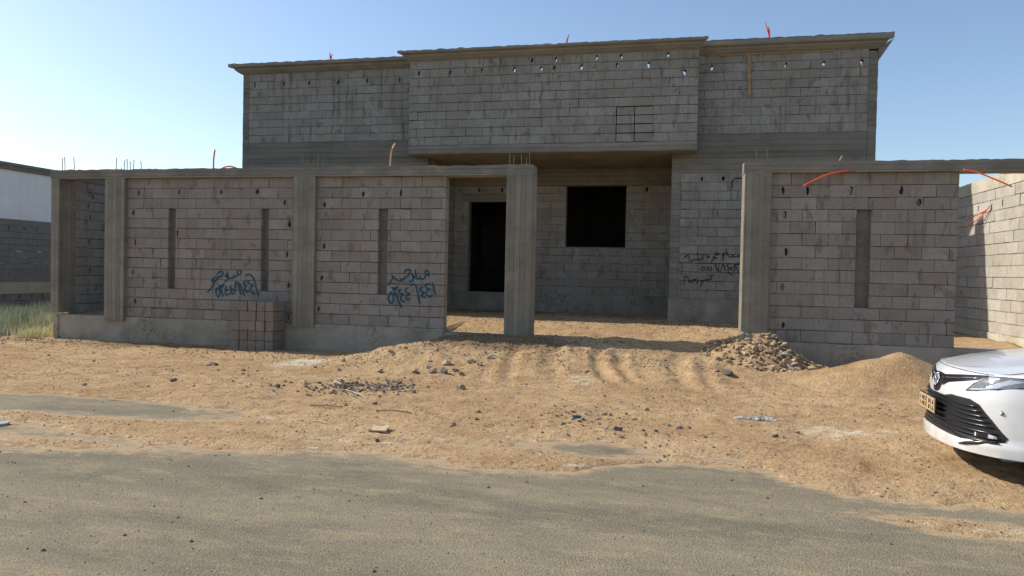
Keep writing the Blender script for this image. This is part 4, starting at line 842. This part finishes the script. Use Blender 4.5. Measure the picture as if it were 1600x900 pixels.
# hood seam
b=MB(); b.tube([P(-.62+1.24*i/40,.792-.0*i,.0015) for i in range(41)],.003,5); 
for s_ in (1,-1):
    pts=[P(s_*.62,.792,.0015)]
    for k in range(12):
        u_=.34+k*.075; zt=ztop(u_); vs_=.80+.01*k*.3; edge=itp(u_,[x[-NJ-1][0] for x in half[:40]],[x[-NJ-1][1] for x in half[:40]]); q=max(0,1-min(vs_-.1,edge)/max(edge,.01)); hz=hoodz(u_); sh=1-(1-q)**2.2; pts.append((u_,s_*min(vs_-.1,edge),zt+(hz-zt)*sh+.003))
    b.tube(pts,.003,5)
cobj(b,'hood_seam','seam')
# number plate
b=MB(); b.box(-.062,-.05,-.235,.235,.395,.53); npl=cobj(b,'plate_holder','matt_black')
b=MB(); b.box(-.066,-.0622,-.232,.232,.398,.527); cobj(b,'plate_rim','rim',npl)
b=MB(); b.box(-.069,-.0662,-.224,.224,.404,.521); plt=cobj(b,'number_plate','plate',npl)
def glyph(b,segs,cy,cz,w,h,r_=.0032):
    for s_ in segs:
        for p,q in zip(s_,s_[1:]):
            b.tube([(-.0705,cy-(p[0]-.5)*w,cz+(p[1]-.5)*h),(-.0705,cy-(q[0]-.5)*w,cz+(q[1]-.5)*h)],r_,4)
GL={'0':[[(.1,0),(.1,1),(.9,1),(.9,0),(.1,0)]],'1':[[(.5,0),(.5,1)]],'4':[[(.8,0),(.8,1),(.1,.35),(1,.35)]],'7':[[(0,1),(1,1),(.4,0)]],'8':[[(.1,0),(.1,1),(.9,1),(.9,0),(.1,0)],[(.1,.5),(.9,.5)]],'V':[[(0,1),(.5,0),(1,1)]],'A':[[(0,0),(.5,1),(1,0)],[(.2,.4),(.8,.4)]],'L':[[(.1,1),(.1,0),(.9,0)]],'D':[[(.1,0),(.1,1),(.7,.9),(.9,.5),(.7,.1),(.1,0)]]}
b=MB()
for row,(txt,cz) in enumerate((('1487 DLA',.487),('1487 DLA',.437))):
    for k,ch in enumerate(txt):
        if ch!=' ': glyph(b,GL[ch],.185-k*.053,cz,.028,.036,.0028)
b.box(-.0705,-.069,-.003,.003,.408,.517); cobj(b,'plate_characters','black',plt)
# cabin
sec=[(1.25,.98,.99,.76,.74),(1.5,.97,1.13,.80,.68),(1.85,.96,1.33,.82,.60),(2.15,.96,1.42,.83,.58),(2.7,.97,1.45,.83,.58),(3.2,.98,1.42,.82,.57),(3.6,.99,1.30,.80,.58),(4.0,1.02,1.13,.76,.64),(4.2,1.04,1.05,.70,.66)]
b=MB(); vs=[]
for (u_,zb,zt,wb,wt) in sec: vs+=[(u_,-wb,zb-.05),(u_,-wt,zt),(u_,wt,zt),(u_,wb,zb-.05)]
fs=[(i*4+j,i*4+j+1,(i+1)*4+j+1,(i+1)*4+j) for i in range(len(sec)-1) for j in range(3)]+[(0,1,2,3),tuple(len(vs)-1-k for k in range(4))]
b.add(vs,fs); cobj(b,'cabin_glass','glass')
b=MB(); vs=[]
for (u_,zb,zt,wb,wt) in sec[2:7]: 
    for q in (-1,-.6,0,.6,1): vs.append((u_,q*(wt+.02),zt+.012+.02*(1-q*q)))
b.add(vs,[(i*5+j,i*5+j+1,(i+1)*5+j+1,(i+1)*5+j) for i in range(4) for j in range(4)]); cobj(b,'roof_panel','paint',smooth=True)
for s_ in (1,-1):
    for nm,pts,r_ in (('windscreen_pillar',[(1.27,s_*.76,.97),(1.85,s_*.62,1.34),(2.15,s_*.60,1.43)],.03),('rear_pillar',[(4.1,s_*.72,1.05),(3.6,s_*.60,1.31),(3.2,s_*.59,1.43)],.04),('door_pillar',[(2.75,s_*.82,.95),(2.75,s_*.60,1.45)],.03)):
        b=MB(); b.tube(pts,r_,6); cobj(b,nm,'paint' if nm!='door_pillar' else 'gloss_black',smooth=True)
    b=MB(); b.box(1.55,1.75,s_*.95-.08,s_*.95+.08,1.0,1.13); cobj(b,'wing_mirror','paint')
    for uw in (.95,3.77):
        b=MB(); b.tube([(uw,s_*.90,.335),(uw,s_*.926,.335)],.375,32); cobj(b,'wheel_arch','matt_black')
        b=MB(); b.tube([(uw,s_*.72,.25),(uw,s_*.94,.25)],[.325,.325],36); w=cobj(b,'tyre','tyre')
        b=MB(); b.tube([(uw,s_*.935,.25),(uw,s_*.948,.25)],[.23,.21],28)
        for k in range(5):
            a=k*2*math.pi/5; b.tube([(uw,s_*.95,.25),(uw+.2*math.cos(a),s_*.952,.25+.2*math.sin(a))],.025,6)
        cobj(b,'wheel_rim','rim',w)
